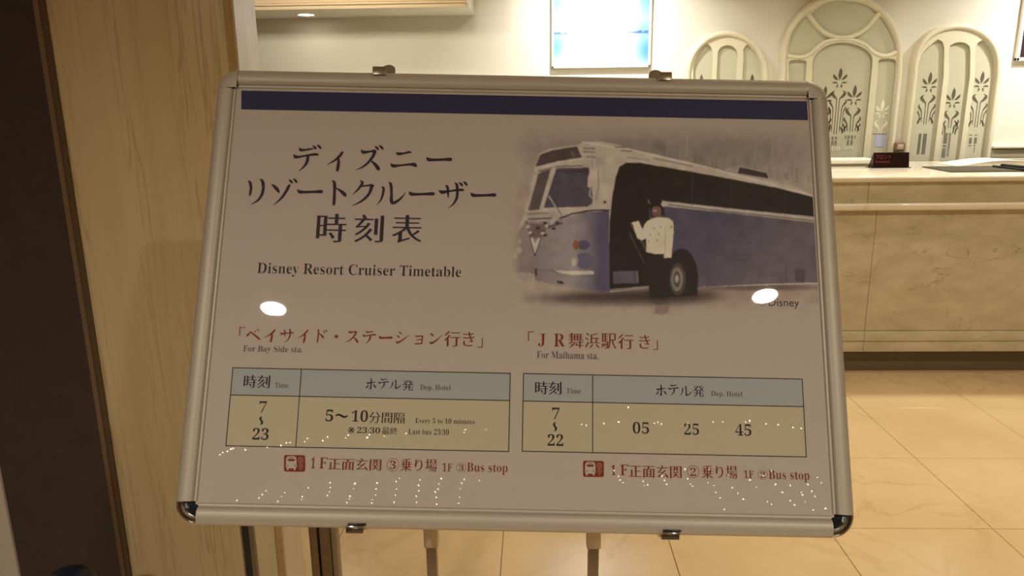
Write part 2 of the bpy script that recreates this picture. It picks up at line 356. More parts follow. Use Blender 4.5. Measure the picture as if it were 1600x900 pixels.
def ribbon(name, pts2, width, y_front, depth, m, parent):
    P = [Vector((x, z)) for x, z in pts2]; bm = bmesh.new(); rows = []
    prof = [(-.5, 1), (-.5, .45), (-.36, .12), (-.15, 0), (.15, 0), (.36, .12), (.5, .45), (.5, 1)]
    for i, p in enumerate(P):
        t = (P[min(i+1, len(P)-1)]-P[max(i-1, 0)]).normalized(); nn = Vector((-t.y, t.x))
        rows.append([bm.verts.new((p.x+nn.x*s*width, y_front+d*depth, p.y+nn.y*s*width)) for s, d in prof])
    for a, b in zip(rows, rows[1:]):
        for j in range(len(prof)-1): bm.faces.new((a[j], a[j+1], b[j+1], b[j]))
    bm.faces.new(rows[0]); bm.faces.new(rows[-1])
    return bm_obj(name, bm, m, parent, True)
def brush(strokes, smooth=5):
    """tapered strokes [(x, y, width)...] -> verts (x, y), faces"""
    vs, fs = [], []
    for st in strokes:
        C_ = catmull(st, smooth) if len(st) > 2 else [np.array(p, float) for p in st]; C_ = np.array(C_); base = len(vs)
        for i, p in enumerate(C_):
            t = C_[min(i+1, len(C_)-1)][:2]-C_[max(i-1, 0)][:2]; t = t/(np.linalg.norm(t)+1e-9); nn = np.array([-t[1], t[0]])*max(p[2], .5)*.58
            vs.append(p[:2]+nn); vs.append(p[:2]-nn)
        for i in range(len(C_)-1): a = base+2*i; fs.append((a, a+1, a+3, a+2))
    return vs, fs
def motif(top, sc, stem_end, m, parent, bits=(), yf=WY-.027, lower=True):
    """etched plant, traced in units of 1/5.29 px; top = tip of the middle leaf (px)"""
    cx = 0; S = []
    S += [[(0, 0, 1), (2, 25, 20), (0, 60, 26), (-2, 85, 14), (-2, 100, 3)]]
    for s in (-1, 1):
        S += [[(s*56, 52, 2), (s*46, 72, 18), (s*30, 88, 16), (s*14, 100, 3)],
              [(s*62, 124, 2), (s*45, 120, 11), (s*28, 121, 10), (s*14, 128, 3)],
              [(s*22, 136, 5), (s*16, 146, 12), (s*24, 164, 3)],
              [(s*30, 184, 2), (s*48, 196, 12), (s*50, 210, 22), (s*34, 232, 18), (s*14, 252, 8), (s*11, 300, 5), (s*10, stem_end, 5)]]
        if lower: S += [[(s*58, 258, 2), (s*66, 275, 12), (s*52, 298, 12), (s*40, 320, 7), (s*34, 370, 5), (s*32, stem_end-20, 4)],
              [(s*66, 310, 2), (s*68, 326, 10), (s*56, 345, 8), (s*52, 380, 5), (s*54, stem_end-10, 4)],
              [(s*34, stem_end-62, 3), (s*46, stem_end-45, 10), (s*62, stem_end-18, 10), (s*56, stem_end-4, 3)]]
    for (x, y0, y1, w) in bits: S += [[(x, y0, w), (x, y1, w)]]
    vs, fs = brush(S); out = []; P0 = aty(top[0], top[1], yf); kk = float((P0-CAM)@FW)/F
    for x, y in vs:
        out.append((P0[0]+x*sc/5.29*kk, yf, P0[2]-y*sc/5.29*kk))
    return mesh_obj('etched_motif', out, [f[::-1] for f in fs], m, parent)
YF = WY-.045
def arch_window(name, label, outline, panes, outer, bars=()):
    cxx = wp(*outline[len(outline)//2])[0]
    r = bpy.data.objects.new(name, None); COL.objects.link(r); struct(r, label)
    ol = drop(outline); hs = []
    for h in panes:
        if isinstance(h, tuple): hs.append([wp(*p) for p in h[0]])
        else: hs.append(drop(h))
    plate('frame', ol, hs, YF, .045, M['cream'], r, .005)
    for h in hs: plate('pane', h, [], WY-.026, .012, M['frost'], r, .0005)
    q = [wp(*p) for p in outer]; q = [(q[0][0], BOT)]+q+[(q[-1][0], BOT)]
    ribbon('moulding', q, .046, YF-.016, .06, M['cream'], r)
    for b in bars: ribbon('glazing_bar', [wp(*p) for p in b], .030, YF-.006, .03, M['cream'], r)
    return r
# left arch
oa = arc(1135.5, 118, 64, 68, 180, 0, 32)
lp = [[(1082, 118)]+catmull([(1082, 105), (1087, 88), (1101, 66)], 6)+catmull([(1101, 66), (1109, 70), (1114, 78)], 4)+[(1114.5, 92)],
      arc(1136.5, 85, 16.5, 15.5, 180, 0, 16),
      [(1160, 92)]+catmull([(1160, 77), (1166, 69), (1175.5, 65)], 4)+catmull([(1175.5, 65), (1187, 82), (1192.5, 98)], 6)+[(1193.5, 118)]]
w1 = arch_window('window_1', 'small arched frosted window with three lights, left of the tallest one', oa, lp, arc(1135.5, 118, 61, 65, 180, 0, 32))
motif((1096, 116), .95, 470, M['etch_dark'], w1); motif((1136.5, 140), .95, 440, M['etch_dark'], w1); motif((1175.5, 115.5), .95, 470, M['etch_dark'], w1)
# centre arch
oc = catmull([(1221, 119), (1222, 85), (1227, 55), (1245, 24), (1272, 2), (1300, -8), (1330, -8), (1358, -1), (1383, 17), (1400, 45), (1408, 75), (1407, 119)], 4)
lens = (catmull([(1266, 22), (1290, 48), (1317, 56), (1345, 48), (1373, 18)], 5)[:-1]+catmull([(1373, 18), (1350, 4), (1318, -1), (1288, 5), (1266, 22)], 5)[:-1], 0)
trl = (catmull([(1232, 84), (1236, 55), (1249, 33), (1261, 24)], 4)[:-1]+catmull([(1261, 24), (1280, 46), (1306, 59)], 4)[:-1]+catmull([(1306, 59), (1283, 68), (1266, 83), (1250, 87), (1232, 84)], 4)[:-1], 0)
trr = (catmull([(1329, 59), (1355, 48), (1378, 22)], 4)[:-1]+catmull([(1378, 22), (1394, 45), (1401, 70), (1401, 78)], 4)[:-1]+catmull([(1401, 78), (1385, 84), (1368, 80), (1352, 67), (1329, 59)], 4)[:-1], 0)
cp_ = [lens, trl, trr,
       catmull([(1232, 118), (1231, 100), (1236, 93), (1256, 93), (1261, 99), (1260, 118)], 4),
       catmull([(1268, 118), (1270, 90), (1290, 71), (1318, 65), (1346, 72), (1363, 88), (1362, 118)], 5),
       catmull([(1370, 118), (1371, 96), (1377, 91), (1395, 91), (1401, 98), (1400, 118)], 4)]
w2 = arch_window('window_2', 'tallest arched frosted window with curved tracery behind the counter', oc, cp_, catmull([(1224, 119), (1225, 85), (1231, 56), (1248, 27), (1273, 6), (1300, -4), (1330, -4), (1357, 2), (1380, 20), (1397, 47), (1404.5, 75), (1404, 119)], 4),
    [catmull([(1262, 20), (1286, 49), (1317, 59.5), (1348, 49), (1376, 18)], 6), catmull([(1230, 88), (1250, 90), (1266, 85), (1288, 67), (1318, 61), (1348, 68), (1367, 84), (1385, 88), (1402, 82)], 6)])
bits = [(x, 560, 585, 5) for x in (-22, -12, 6, 16)]+[(x, 592, 632, 5) for x in (-20, -10, 6, 16)]
motif((1314, 105.5), 1, 540, M['etch_dark'], w2, bits)
motif((1336.5, 132.5), 1, 380, M['etch_dark'], w2, [(x, 410, 440, 5) for x in (-40, -22, -12, 8, 18, 38)]+[(x, 447, 490, 5) for x in (-22, -12, 8, 18)])
motif((1290, 134), 1, 380, M['etch_dark'], w2)
motif((1380, 155.5), .92, 300, M['etch_light'], w2, lower=False)
motif((1247, 155.5), .92, 300, M['etch_light'], w2, lower=False)
# pale strip of screen seen through the side light and light dashes
def wquad(px, m, parent, name='etched_motif'):
    v = [aty(u, vv, WY-.028) for u, vv in px]; return mesh_obj(name, v, [tuple(range(len(v)))], m, parent)
wquad([(1366, 229), (1383, 230), (1385, 210), (1369, 209)], M['etch_blue'], w2)
wquad([(1363, 209.4), (1385, 210.2), (1385, 209.2), (1363, 208.6)], M['etch_dark'], w2)
for i, u in enumerate((1300, 1303.5, 1307, 1310)): wquad([(u, 236), (u+1.8, 236), (u+2, 229), (u+.3, 229)], M['etch_light'], w2)
for i, u in enumerate((1319.5, 1323, 1326.5, 1330.5)): wquad([(u, 234.5-i*.4), (u+1.8, 234.5-i*.4), (u+2, 229), (u+.3, 229)], M['etch_light'], w2)
# right arch
orr = catmull([(1426, 119), (1428, 98), (1434, 76), (1448, 56), (1470, 43), (1497, 39), (1522, 43), (1543, 56), (1556, 74), (1562, 95), (1562, 119)], 4)
rp = [[(1431, 119)]+catmull([(1433, 100), (1443, 78), (1465, 60)], 6)+catmull([(1465, 60), (1473, 65), (1476, 75)], 4)+[(1475, 119)],
      catmull([(1481, 119), (1481.5, 78), (1487, 68), (1499, 64.5), (1511, 68), (1516.5, 78), (1516, 119)], 5),
      [(1521.5, 119)]+catmull([(1522, 76), (1527, 66), (1538, 60)], 4)+catmull([(1538, 60), (1551, 76), (1556, 92)], 6)+[(1556, 119)]]
w3 = arch_window('window_3', 'arched frosted window with three lights, right of the tallest one', orr, rp, catmull([(1428, 119), (1430, 98), (1436, 77), (1450, 58), (1471, 46), (1497, 42), (1521, 46), (1541, 58), (1553.5, 75), (1559, 95), (1559, 119)], 4))
lines = lambda xs, y0, y1: [(x, y0, y1, 4.5) for x in xs]
motif((1454.5, 112.3), 1, 425, M['etch_dark'], w3, lines((-36, -28, -20, 2, 10, 18, 26), 500, 672))
motif((1491.3, 137), 1, 325, M['etch_dark'], w3, lines((-34, -26, -18, -10), 365, 455)+lines((-34, -26, -18, -10), 465, 482)+lines((-34, -26, -18, -10), 490, 570)+lines((8, 18), 365, 560)+lines((-34, -26, 6, 14), 595, 640))
motif((1536.3, 111), 1, 455, M['etch_dark'], w3, lines((-40, -32, -24, 2, 10, 18), 515, 522)+lines((-38, -30, -22, 4, 12, 20), 540, 590)+lines((-38, -30, -22, 4, 12), 600, 610)+lines((12,), 620, 665))
# small square box on the wall between the arches
c = aty(1404, 229.5, WY-.06)
wb = thing('wall_box', 'small square brown metal box on the wall between two arched windows', 'box', (c[0], WY-.085, c[2]-.03))
box('housing', -.034, .034, 0, .084, 0, .062, mat('brown_metal_box', (.30, .20, .11), .35, metal=.5), wb, .006)
box('front_plate', -.022, .022, -.004, 0, .012, .05, mat('pink_grey_plate', (.52, .40, .34), .4), wb, .002)
# ledge panelling right of the arches
x0 = aty(1545, 240, WY)[0]
z = [aty(1570, v, WY)[2] for v in (227.5, 231.5, 245, 262)]
tb = struct(box('trim_2', x0, 6.2, WY-.03, WY, 0, z[2]-.006, M['cream']), 'cream stepped dado ledge to the right of the arched windows')
box('board', x0, 6.2, WY-.026, WY, z[2]+.0, z[1]-.008, M['cream'], tb, .002); box('ledge', x0, 6.2, WY-.05, WY, z[1], z[0], M['cream'], tb, .004)

# ------------------------------------------------------------------ raster helper for printed pictures (colour on the mesh vertices)
class Canvas:
    def __init__(s, w, h, col): s.a = np.ones((h, w, 3))*np.array(lin(col)); s.h, s.w = h, w; s.yy, s.xx = np.mgrid[0:h, 0:w]+.5
    def poly(s, P, col, alpha=1.):
        P = np.array(P, float); x0, x1 = int(max(0, P[:, 0].min()-1)), int(min(s.w, P[:, 0].max()+2)); y0, y1 = int(max(0, P[:, 1].min()-1)), int(min(s.h, P[:, 1].max()+2))
        if x1 <= x0 or y1 <= y0: return
        X, Y = s.xx[y0:y1, x0:x1], s.yy[y0:y1, x0:x1]; ins = np.zeros(X.shape, bool)
        for (ax, ay), (bx, by) in zip(P, np.roll(P, -1, 0)):
            if ay == by: continue
            c = ((ay > Y) != (by > Y)) & (X < (bx-ax)*(Y-ay)/(by-ay)+ax); ins ^= c
        k = ins[..., None]*alpha; c = np.array(lin(col)) if not callable(col) else col(X, Y)
        s.a[y0:y1, x0:x1] = s.a[y0:y1, x0:x1]*(1-k)+c*k
    def ell(s, cx, cy, rx, ry, col, alpha=1., rot=0):
        t = np.linspace(0, 2*np.pi, 28, endpoint=False); c, q = math.cos(rot), math.sin(rot)
        s.poly(np.stack([cx+rx*np.cos(t)*c-ry*np.sin(t)*q, cy+rx*np.cos(t)*q+ry*np.sin(t)*c], 1), col, alpha)
    def line(s, P, w, col, alpha=1.):
        for (ax, ay), (bx, by) in zip(P, P[1:]):
            d = np.array([bx-ax, by-ay], float); L = np.linalg.norm(d)+1e-6; n = np.array([-d[1], d[0]])/L*w/2; e = d/L*w*.3
            s.poly([(ax-e[0]+n[0], ay-e[1]+n[1]), (bx+e[0]+n[0], by+e[1]+n[1]), (bx+e[0]-n[0], by+e[1]-n[1]), (ax-e[0]-n[0], ay-e[1]-n[1])], col, alpha)
    def soft(s, cx, cy, rx, ry, col, alpha, power=1.):
        g = np.exp(-(((s.xx-cx)/rx)**2+((s.yy-cy)/ry)**2)**power)[..., None]*alpha; s.a = s.a*(1-g)+np.array(lin(col))*g
    def blur(s, sg):
        k = np.exp(-.5*(np.arange(-int(3*sg)-1, int(3*sg)+2)/sg)**2); k /= k.sum(); r = len(k)//2
        a = np.pad(s.a, ((r, r), (r, r), (0, 0)), 'edge'); a = sum(k[i]*a[i:i+s.h] for i in range(len(k))); s.a = sum(k[i]*a[:, i:i+s.w] for i in range(len(k)))
def print_mesh(name, pos, cols, m, parent):
    """pos (h, w, 3) vertex positions, cols (h, w, 3) linear colours"""
    h, w = pos.shape[:2]; idx = np.arange(h*w).reshape(h, w)
    f = np.stack([idx[1:, :-1], idx[1:, 1:], idx[:-1, 1:], idx[:-1, :-1]], -1).reshape(-1, 4)
    me = bpy.data.meshes.new(name); me.vertices.add(h*w); me.vertices.foreach_set('co', pos.reshape(-1).astype(np.float32))
    me.loops.add(f.size); me.loops.foreach_set('vertex_index', f.reshape(-1).astype(np.int32)); me.polygons.add(len(f))
    me.polygons.foreach_set('loop_start', np.arange(0, f.size, 4, dtype=np.int32)); me.update(calc_edges=True)
    at = me.color_attributes.new('print', 'FLOAT_COLOR', 'POINT'); at.data.foreach_set('color', np.concatenate([cols, np.ones((h, w, 1))], 2).reshape(-1).astype(np.float32))
    me.materials.append(m); o = bpy.data.objects.new(name, me); COL.objects.link(o); o.parent = parent; return o
def print_mat(name, **k):
    m = mat(name, (1, 1, 1), **k); a = m.node_tree.nodes.new('ShaderNodeVertexColor'); a.layer_name = 'print'
    m.node_tree.links.new(a.outputs[0], m.node_tree.nodes['Principled BSDF'].inputs['Base Color']); return m

# ------------------------------------------------------------------ pictures on the wall
pa, pb_ = aty(862, 107, WY-.03), aty(1016, 104.5, WY-.03); px0, px1, pz0 = pa[0], pb_[0], (pa[2]+pb_[2])/2; pz1 = pz0+.86
pic = thing('framed_picture', 'bright seascape print in a thin white frame on the back wall above the board', 'picture', ((px0+px1)/2, WY, pz0))
def pp(*a, **k): return sub(box(*a, **k), pic)
fw_ = .016
pp('frame', px0, px1, WY-.03, WY, pz0, pz0+fw_, M['white'], None, .002); pp('frame', px0, px1, WY-.03, WY, pz1-fw_, pz1, M['white'], None, .002)
pp('frame', px0, px0+fw_, WY-.03, WY, pz0, pz1, M['white'], None, .002); pp('frame', px1-fw_, px1, WY-.03, WY, pz0, pz1, M['white'], None, .002)
cw, ch = 180, 240; c = Canvas(cw, ch, (252, 252, 250)); hz = ch*(1-(aty(940, 53.5, WY)[2]-pz0)/.86)  # white ground: overexposed glow painted into the print, blue left at the sides
c.soft(0, hz-70, 45, 70, (120, 190, 228), 1); c.soft(cw, hz-70, 42, 70, (90, 160, 220), 1); c.soft(cw, hz-10, 35, 16, (130, 175, 225), .8)
c.soft(0, hz+26, 30, 40, (110, 200, 238), 1); c.soft(cw, hz+34, 36, 46, (80, 160, 232), 1)
for i in range(60):
    t = random.random()**1.6; x = t*60 if i % 2 else cw-t*75; hh_ = (1-t)*random.uniform(1, 7 if i % 2 == 0 else 4); c.poly([(x-2, hz+1), (x+2, hz+1), (x+2, hz-hh_), (x-2, hz-hh_)], (60, 100, 150), .75*(1-t*.6))
c.poly([(0, hz-1), (45, hz), (45, hz+.8), (0, hz+2)], (95, 130, 165), .8); c.poly([(cw, hz-2), (cw-50, hz), (cw-50, hz+.6), (cw, hz+2)], (70, 110, 165), .85)
c.blur(.8); xs = np.linspace(px0+fw_, px1-fw_, cw); zs = np.linspace(pz1-fw_, pz0+fw_, ch); g = np.zeros((ch, cw, 3)); g[..., 0] = xs; g[..., 1] = WY-.012; g[..., 2] = zs[:, None]
sub(print_mesh('print', g, c.a*.80, print_mat('seascape_print', rough=.5), None), pic)
c2 = aty(1588, 95, WY-.03)
pic2 = thing('framed_picture', 'dark picture in a pale frame at the upper right edge', 'picture', (c2[0]+.3, WY, c2[2]))
def pp2(*a, **k): return sub(box(*a, **k), pic2)
a_, z_ = c2[0], c2[2]
pp2('frame', a_, a_+.7, WY-.03, WY, z_, z_+.022, M['white'], None, .003); pp2('frame', a_, a_+.022, WY-.03, WY, z_, z_+.7, M['white'], None, .003)
pp2('frame', a_, a_+.7, WY-.03, WY, z_+.678, z_+.7, M['white'], None, .003); pp2('frame', a_+.678, a_+.7, WY-.03, WY, z_, z_+.7, M['white'], None, .003)
pp2('print', a_+.022, a_+.678, WY-.015, WY, z_+.022, z_+.678, mat('dark_print', (.035, .015, .02), .4, vary=(8, .8)), None)

# ------------------------------------------------------------------ notice board
O_TL = np.array([-.45617482, 1.10314326, 1.59118361]); A = np.array([.99929391, .02182337, -.03058474]); N0 = np.array([.03250893, -.91032747, .41261006])
A /= np.linalg.norm(A); N0 -= A*(A@N0); N0 /= np.linalg.norm(N0); B = np.cross(N0, A)
W, H = .88, .6339
ORG = O_TL-B*H
root = thing('notice_board', 'large tilted silver framed bus timetable board with rounded corners on a stand', 'sign', tuple(ORG))
root.matrix_world = Matrix(((A[0], B[0], N0[0], ORG[0]), (A[1], B[1], N0[1], ORG[1]), (A[2], B[2], N0[2], ORG[2]), (0, 0, 0, 1)))
def L(u, v):
    r = ray(u, v); t = ((ORG-CAM)@N0)/(r@N0); P = CAM+t*r-ORG; return float(P@A), float(P@B)
RW = .0285
prof = [(0, -.016), (0, -.003), (.0012, .0015), (.0045, .0045), (.010, .006), (.016, .0062), (.0205, .0048), (.0228, .0025), (.0236, 0), (.0244, 0), (.0247, .0022), (.0270, .0020), (.0285, .0002), (.0285, -.016)]
CR = RW+.001
def rail(p0, p1, inward, name='frame_rail'):
    bm = bmesh.new(); rows = []
    for p in (p0, p1): rows.append([bm.verts.new((p[0]+inward[0]*s, p[1]+inward[1]*s, c)) for s, c in prof])
    for j in range(len(prof)): k = (j+1) % len(prof); bm.faces.new((rows[0][j], rows[0][k], rows[1][k], rows[1][j]))
    bm.faces.new(rows[0]); bm.faces.new(rows[1]); return bm_obj(name, bm, M['silver'], root, True)
g_ = .0006
rail((CR+g_, H), (W-CR-g_, H), (0, -1)); rail((CR+g_, 0), (W-CR-g_, 0), (0, 1)); rail((0, CR+g_), (0, H-CR-g_), (1, 0)); rail((W, CR+g_), (W, H-CR-g_), (-1, 0))
def corner(cx, cy, a0, m, pr, name='corner_cap'):
    bm = bmesh.new(); rows = []; n = 12
    for i in range(n+1):
        a = math.radians(a0+90*i/n); rows.append([bm.verts.new((cx+(CR-s)*math.cos(a), cy+(CR-s)*math.sin(a), c)) for s, c in pr])
    for r0, r1 in zip(rows, rows[1:]):
        for j in range(len(pr)-1): bm.faces.new((r0[j], r0[j+1], r1[j+1], r1[j]))
    return bm_obj(name, bm, m, root, True)
tp = [(0, -.016), (0, -.003), (.0012, .0015), (.0045, .0045), (.010, .006), (.016, .0064), (.024, .0064), (.0294, .0064)]
corner(CR, H-CR, 90, M['silver'], tp); corner(W-CR, H-CR, 0, M['silver'], tp)
cpf = [(0, -.016), (0, -.004), (.0008, 0), (.0022, .001), (.003, -.001), (.0038, .001), (.0055, .0034), (.0085, .004), (.0105, .002), (.0108, -.008)]
for cx, a0 in ((CR, 180), (W-CR, 270)):
    corner(cx, CR, a0, M['chrome'], cpf)['label'] = 'chrome rounded corner piece, cap missing'
    bm = bmesh.new(); n = 10; a = [math.radians(a0+90*i/n) for i in range(n+1)]; vt = [bm.verts.new((cx+(CR-.0106)*math.cos(t), CR+(CR-.0106)*math.sin(t), -.003)) for t in a]; ce = bm.verts.new((cx, CR, -.001))
    for i in range(n): bm.faces.new((ce, vt[i], vt[i+1]))
    bm_obj('corner_well', bm, mat('dark_chrome', (.10, .12, .14), .25, metal=1, bump=(90, .6)), root, True)
bm = bmesh.new(); add_box(bm, .006, W-.006, .006, H-.006, -.018, -.0165, 0); bm_obj('back_plate', bm, M['steel'], root)
bm = bmesh.new(); add_box(bm, .026, W-.026, .026, H-.026, -.002, 0, 0); poster = bm_obj('poster', bm, M['paper'], root)

layer = [0.00012]
def flat(name, verts2, faces, m, z=None):
    if z is None: z = layer[0]
    return mesh_obj(name, [(x, y, z) for x, y in verts2], faces, m, poster)
def pquad(name, px, m, z): return flat(name, [L(*p) for p in px], [tuple(range(len(px)-1, -1, -1))], m, z)
ilx, irx, ity = .0288, W-.0288, H-.0288
bb = [L(377, 143), L(1265, 157), L(1263, 187), L(377, 172)]
yb = (bb[2][1]+bb[3][1])/2; yt = (bb[0][1]+bb[1][1])/2
flat('blue_band', [(bb[3][0], yb), (irx-.001, yb), (irx-.001, yt), (bb[0][0], yt)], [(0, 1, 2, 3)], M['navy'], .00012)
# tables
def snap(p, q): a, b = L(*p), L(*q); m = (a[1]+b[1])/2; return m
def table(TL, TR, BR, BL, HL, HR, CT, CB):
    yt, yb, yh = snap(TL, TR), snap(BL, BR), snap(HL, HR); xl = (L(*TL)[0]+L(*BL)[0])/2; xr = (L(*TR)[0]+L(*BR)[0])/2; xc = (L(*CT)[0]+L(*CB)[0])/2
    flat('header_fill', [(xl, yh), (xr, yh), (xr, yt), (xl, yt)], [(0, 1, 2, 3)], M['head_fill'], .00012)
    flat('cell_fill', [(xl, yb), (xr, yb), (xr, yh), (xl, yh)], [(0, 1, 2, 3)], M['cell_fill'], .00012)
    t = .0006; vs, fs = [], []
    for x0, x1, y0, y1 in [(xl-t, xr+t, yt-t, yt+t), (xl-t, xr+t, yb-t, yb+t), (xl-t, xr+t, yh-t, yh+t), (xl-t, xl+t, yb, yt), (xr-t, xr+t, yb, yt), (xc-t, xc+t, yb, yt)]:
        k = len(vs); vs += [(x0, y0), (x1, y0), (x1, y1), (x0, y1)]; fs.append((k, k+1, k+2, k+3))
    flat('table_rules', vs, fs, M['ink'], .00022)
table((363, 574), (797, 584), (795, 705), (354, 697), (360, 616), (797, 627), (470, 578), (463, 700))
table((818, 584), (1254, 592), (1259, 713), (816, 706), (817, 627), (1256, 635), (926, 586), (926, 708))

# lettering ---------------------------------------------------------
def serif(s):
    o = ''
    for ch in s:
        if 'A' <= ch <= 'Z': o += chr(0x1D400+ord(ch)-65)
        elif 'a' <= ch <= 'z': o += chr(0x1D41A+ord(ch)-97)
        elif '0' <= ch <= '9': o += chr(0x1D7CE+ord(ch)-48)
        else: o += ch
    return o
def glyph_mesh(body, dx, dy, space=1.):
    cu = bpy.data.curves.new('t', 'FONT'); cu.body = body; cu.size = 1; cu.space_character = space; cu.resolution_u = 4
    ob = bpy.data.objects.new('t', cu); COL.objects.link(ob); dg = bpy.context.evaluated_depsgraph_get(); dg.update()
    c = ob.evaluated_get(dg).to_curve(dg).copy()
    area = 0
    for s in c.splines:
        P = [b.co for b in s.bezier_points]; area += sum(P[i-1].x*P[i].y-P[i].x*P[i-1].y for i in range(len(P)))
    sg = 1 if area > 0 else -1
    if dx or dy:
        for s in c.splines:
            bp = s.bezier_points; n = len(bp); P = [b.co.copy() for b in bp]; HL_ = [b.handle_left.copy() for b in bp]; HR_ = [b.handle_right.copy() for b in bp]; sh = []
            for i in range(n):
                def tan(step, hn, h):
                    j = i                                     # skip doubled points at the closure of a contour
                    for _ in range(n):
                        k = (j+step) % n; mid = (P[j]-hn[j]) if step < 0 else (hn[j]-P[j])
                        if mid.length > 1e-3: return mid.xy.normalized()
                        v = (P[j]-P[k]) if step < 0 else (P[k]-P[j])
                        oth = (P[j]-h[k]) if step < 0 else (h[k]-P[j])
                        if v.length > 1e-3: return (oth if oth.length > 1e-3 else v).xy.normalized()
                        j = k
                    return Vector((1, 0))
                ti = tan(-1, HL_, HR_); to = tan(1, HR_, HL_)
                n1 = Vector((ti.y, -ti.x))*sg; n2 = Vector((to.y, -to.x))*sg
                d1 = dx*n1.x**2+dy*n1.y**2; d2 = dx*n2.x**2+dy*n2.y**2; det = n1.x*n2.y-n1.y*n2.x
                if abs(det) > .5: v = Vector(((d1*n2.y-d2*n1.y)/det, (n1.x*d2-n2.x*d1)/det))
                else: v = (n1*d1+n2*d2)/2
                if v.length > .026: v = v.normalized()*.026
                sh.append(v)
            for i, b in enumerate(bp):
                b.handle_left_type = b.handle_right_type = 'FREE'; v = Vector((sh[i].x, sh[i].y, 0)); b.co = P[i]+v; b.handle_left = HL_[i]+v; b.handle_right = HR_[i]+v
    loops = []
    for sp in c.splines:
        bp = sp.bezier_points; n = len(bp); out = []
        for i in range(n):
            p0, p1, p2, p3 = [np.array(v[:2]) for v in (bp[i].co, bp[i].handle_right, bp[(i+1) % n].handle_left, bp[(i+1) % n].co)]
            k = 1 if abs(np.linalg.norm(p3-p0)-np.linalg.norm(p1-p0)-np.linalg.norm(p2-p1)-np.linalg.norm(p3-p2)) < 1e-4 else 4
            for q_ in range(k):
                t = q_/k; out.append((1-t)**3*p0+3*(1-t)**2*t*p1+3*(1-t)*t*t*p2+t**3*p3)
        keep = [p for i, p in enumerate(out) if np.linalg.norm(p-out[i-1]) > 2e-4]
        if len(keep) > 2: loops.append(np.array(keep))
    vv, ee = [], []
    for lp_ in loops: k = len(vv); vv += [Vector(p) for p in lp_]; ee += [(k+i, k+(i+1) % len(lp_)) for i in range(len(lp_))]
    res = delaunay_2d_cdt(vv, ee, [], 0, 1e-5); V = np.array([v[:] for v in res[0]]); T_ = np.array([f[:] for f in res[2]])
    cen = V[T_].mean(1); wn = np.zeros(len(cen))
    for lp_ in loops:
        nx_ = np.roll(lp_, -1, 0)
        for a_, b_ in zip(lp_, nx_):
            cr = (b_[0]-a_[0])*(cen[:, 1]-a_[1])-(cen[:, 0]-a_[0])*(b_[1]-a_[1])
            wn += ((a_[1] <= cen[:, 1]) & (b_[1] > cen[:, 1]) & (cr > 0)); wn -= ((a_[1] > cen[:, 1]) & (b_[1] <= cen[:, 1]) & (cr < 0))
    Fc = [tuple(int(x) for x in t) for t, w_ in zip(T_, wn) if w_ != 0]
    used = sorted({i for f in Fc for i in f}); mp_ = {u: i for i, u in enumerate(used)}; V = V[used]; Fc = [tuple(mp_[i] for i in f) for f in Fc]
    bpy.data.objects.remove(ob)
    return V, Fc
SL = .0115
def place(V, Fc, x0, y0, x1, y1, m, z=.0003, name='lettering', label=None):
    V = np.array(V, float); mn, mx = V.min(0), V.max(0); ym = (y0+y1)/2; xm = (x0+x1)/2
    a, b = L(x0, ym-SL*(xm-x0)), L(x1, ym+SL*(x1-xm)); t, d = L(xm, y0), L(xm, y1)
    sx = (b[0]-a[0])/(mx[0]-mn[0]); sy = (t[1]-d[1])/(mx[1]-mn[1])
    vs = [(a[0]+(v[0]-mn[0])*sx, d[1]+(v[1]-mn[1])*sy) for v in V]
    o = flat(name, vs, Fc, m, z)
    if o.data.polygons and o.data.polygons[0].normal.z < 0: o.data.flip_normals()
    if label: o['label'] = label
    return o
JP = (.012, -.010); LT = (-.013, 0.); NUM = (-.009, 0.); JB = (.019, -.011)
def T(s, x0, y0, x1, y1, m, st=JP, space=1., label=None): return place(*glyph_mesh(s, st[0], st[1], space), x0, y0, x1, y1, M[m], label=label)
def S_(s, *a, **k): k.setdefault('st', LT); return T(serif(s), *a, **k)
# tapered brush katakana, traced strokes: (x, y, width)
DAK = lambda x, y: [[(x, y, 3), (x+13, y+10, 13), (x+23, y+22, 7)], [(x+26, y-6, 3), (x+40, y+6, 13), (x+51, y+20, 7)]]
BAR = lambda x, y: [[(x, y, 4), (x+10, y+14, 18), (x+38, y+17, 14), (x+98, y+15, 13), (x+138, y+14, 18), (x+150, y+18, 9)]]
TE = [[(350, 62, 3), (362, 73, 16), (385, 74, 10), (415, 69, 10), (440, 67, 4)], [(318, 100, 3), (330, 114, 18), (352, 115, 11), (400, 106, 10), (450, 100, 13), (470, 104, 5)], [(404, 106, 14), (402, 135, 16), (392, 158, 13), (374, 180, 8), (350, 200, 2)]]
I_ = [[(612, 84, 12), (595, 108, 14), (565, 135, 10), (518, 163, 2)], [(585, 118, 12), (587, 150, 15), (583, 178, 16), (578, 201, 12)]]
SU = [[(720, 72, 3), (734, 87, 17), (770, 84, 10), (800, 79, 13), (812, 84, 6)], [(803, 84, 18), (790, 115, 15), (762, 150, 12), (727, 177, 8), (690, 193, 2)], [(775, 135, 5), (800, 155, 14), (820, 180, 20), (829, 195, 10)]]
NI = [[(930, 87, 3), (942, 97, 16), (975, 94, 10), (1005, 87, 12), (1022, 90, 5)], [(897, 153, 3), (911, 168, 18), (950, 166, 10), (1010, 160, 12), (1038, 162, 20), (1053, 174, 6)]]
RI = [[(48, 257, 4), (60, 268, 14), (66, 300, 14), (60, 335, 12), (56, 348, 4)], [(118, 248, 4), (134, 260, 16), (139, 300, 15), (130, 340, 14), (105, 375, 10), (62, 400, 2)]]
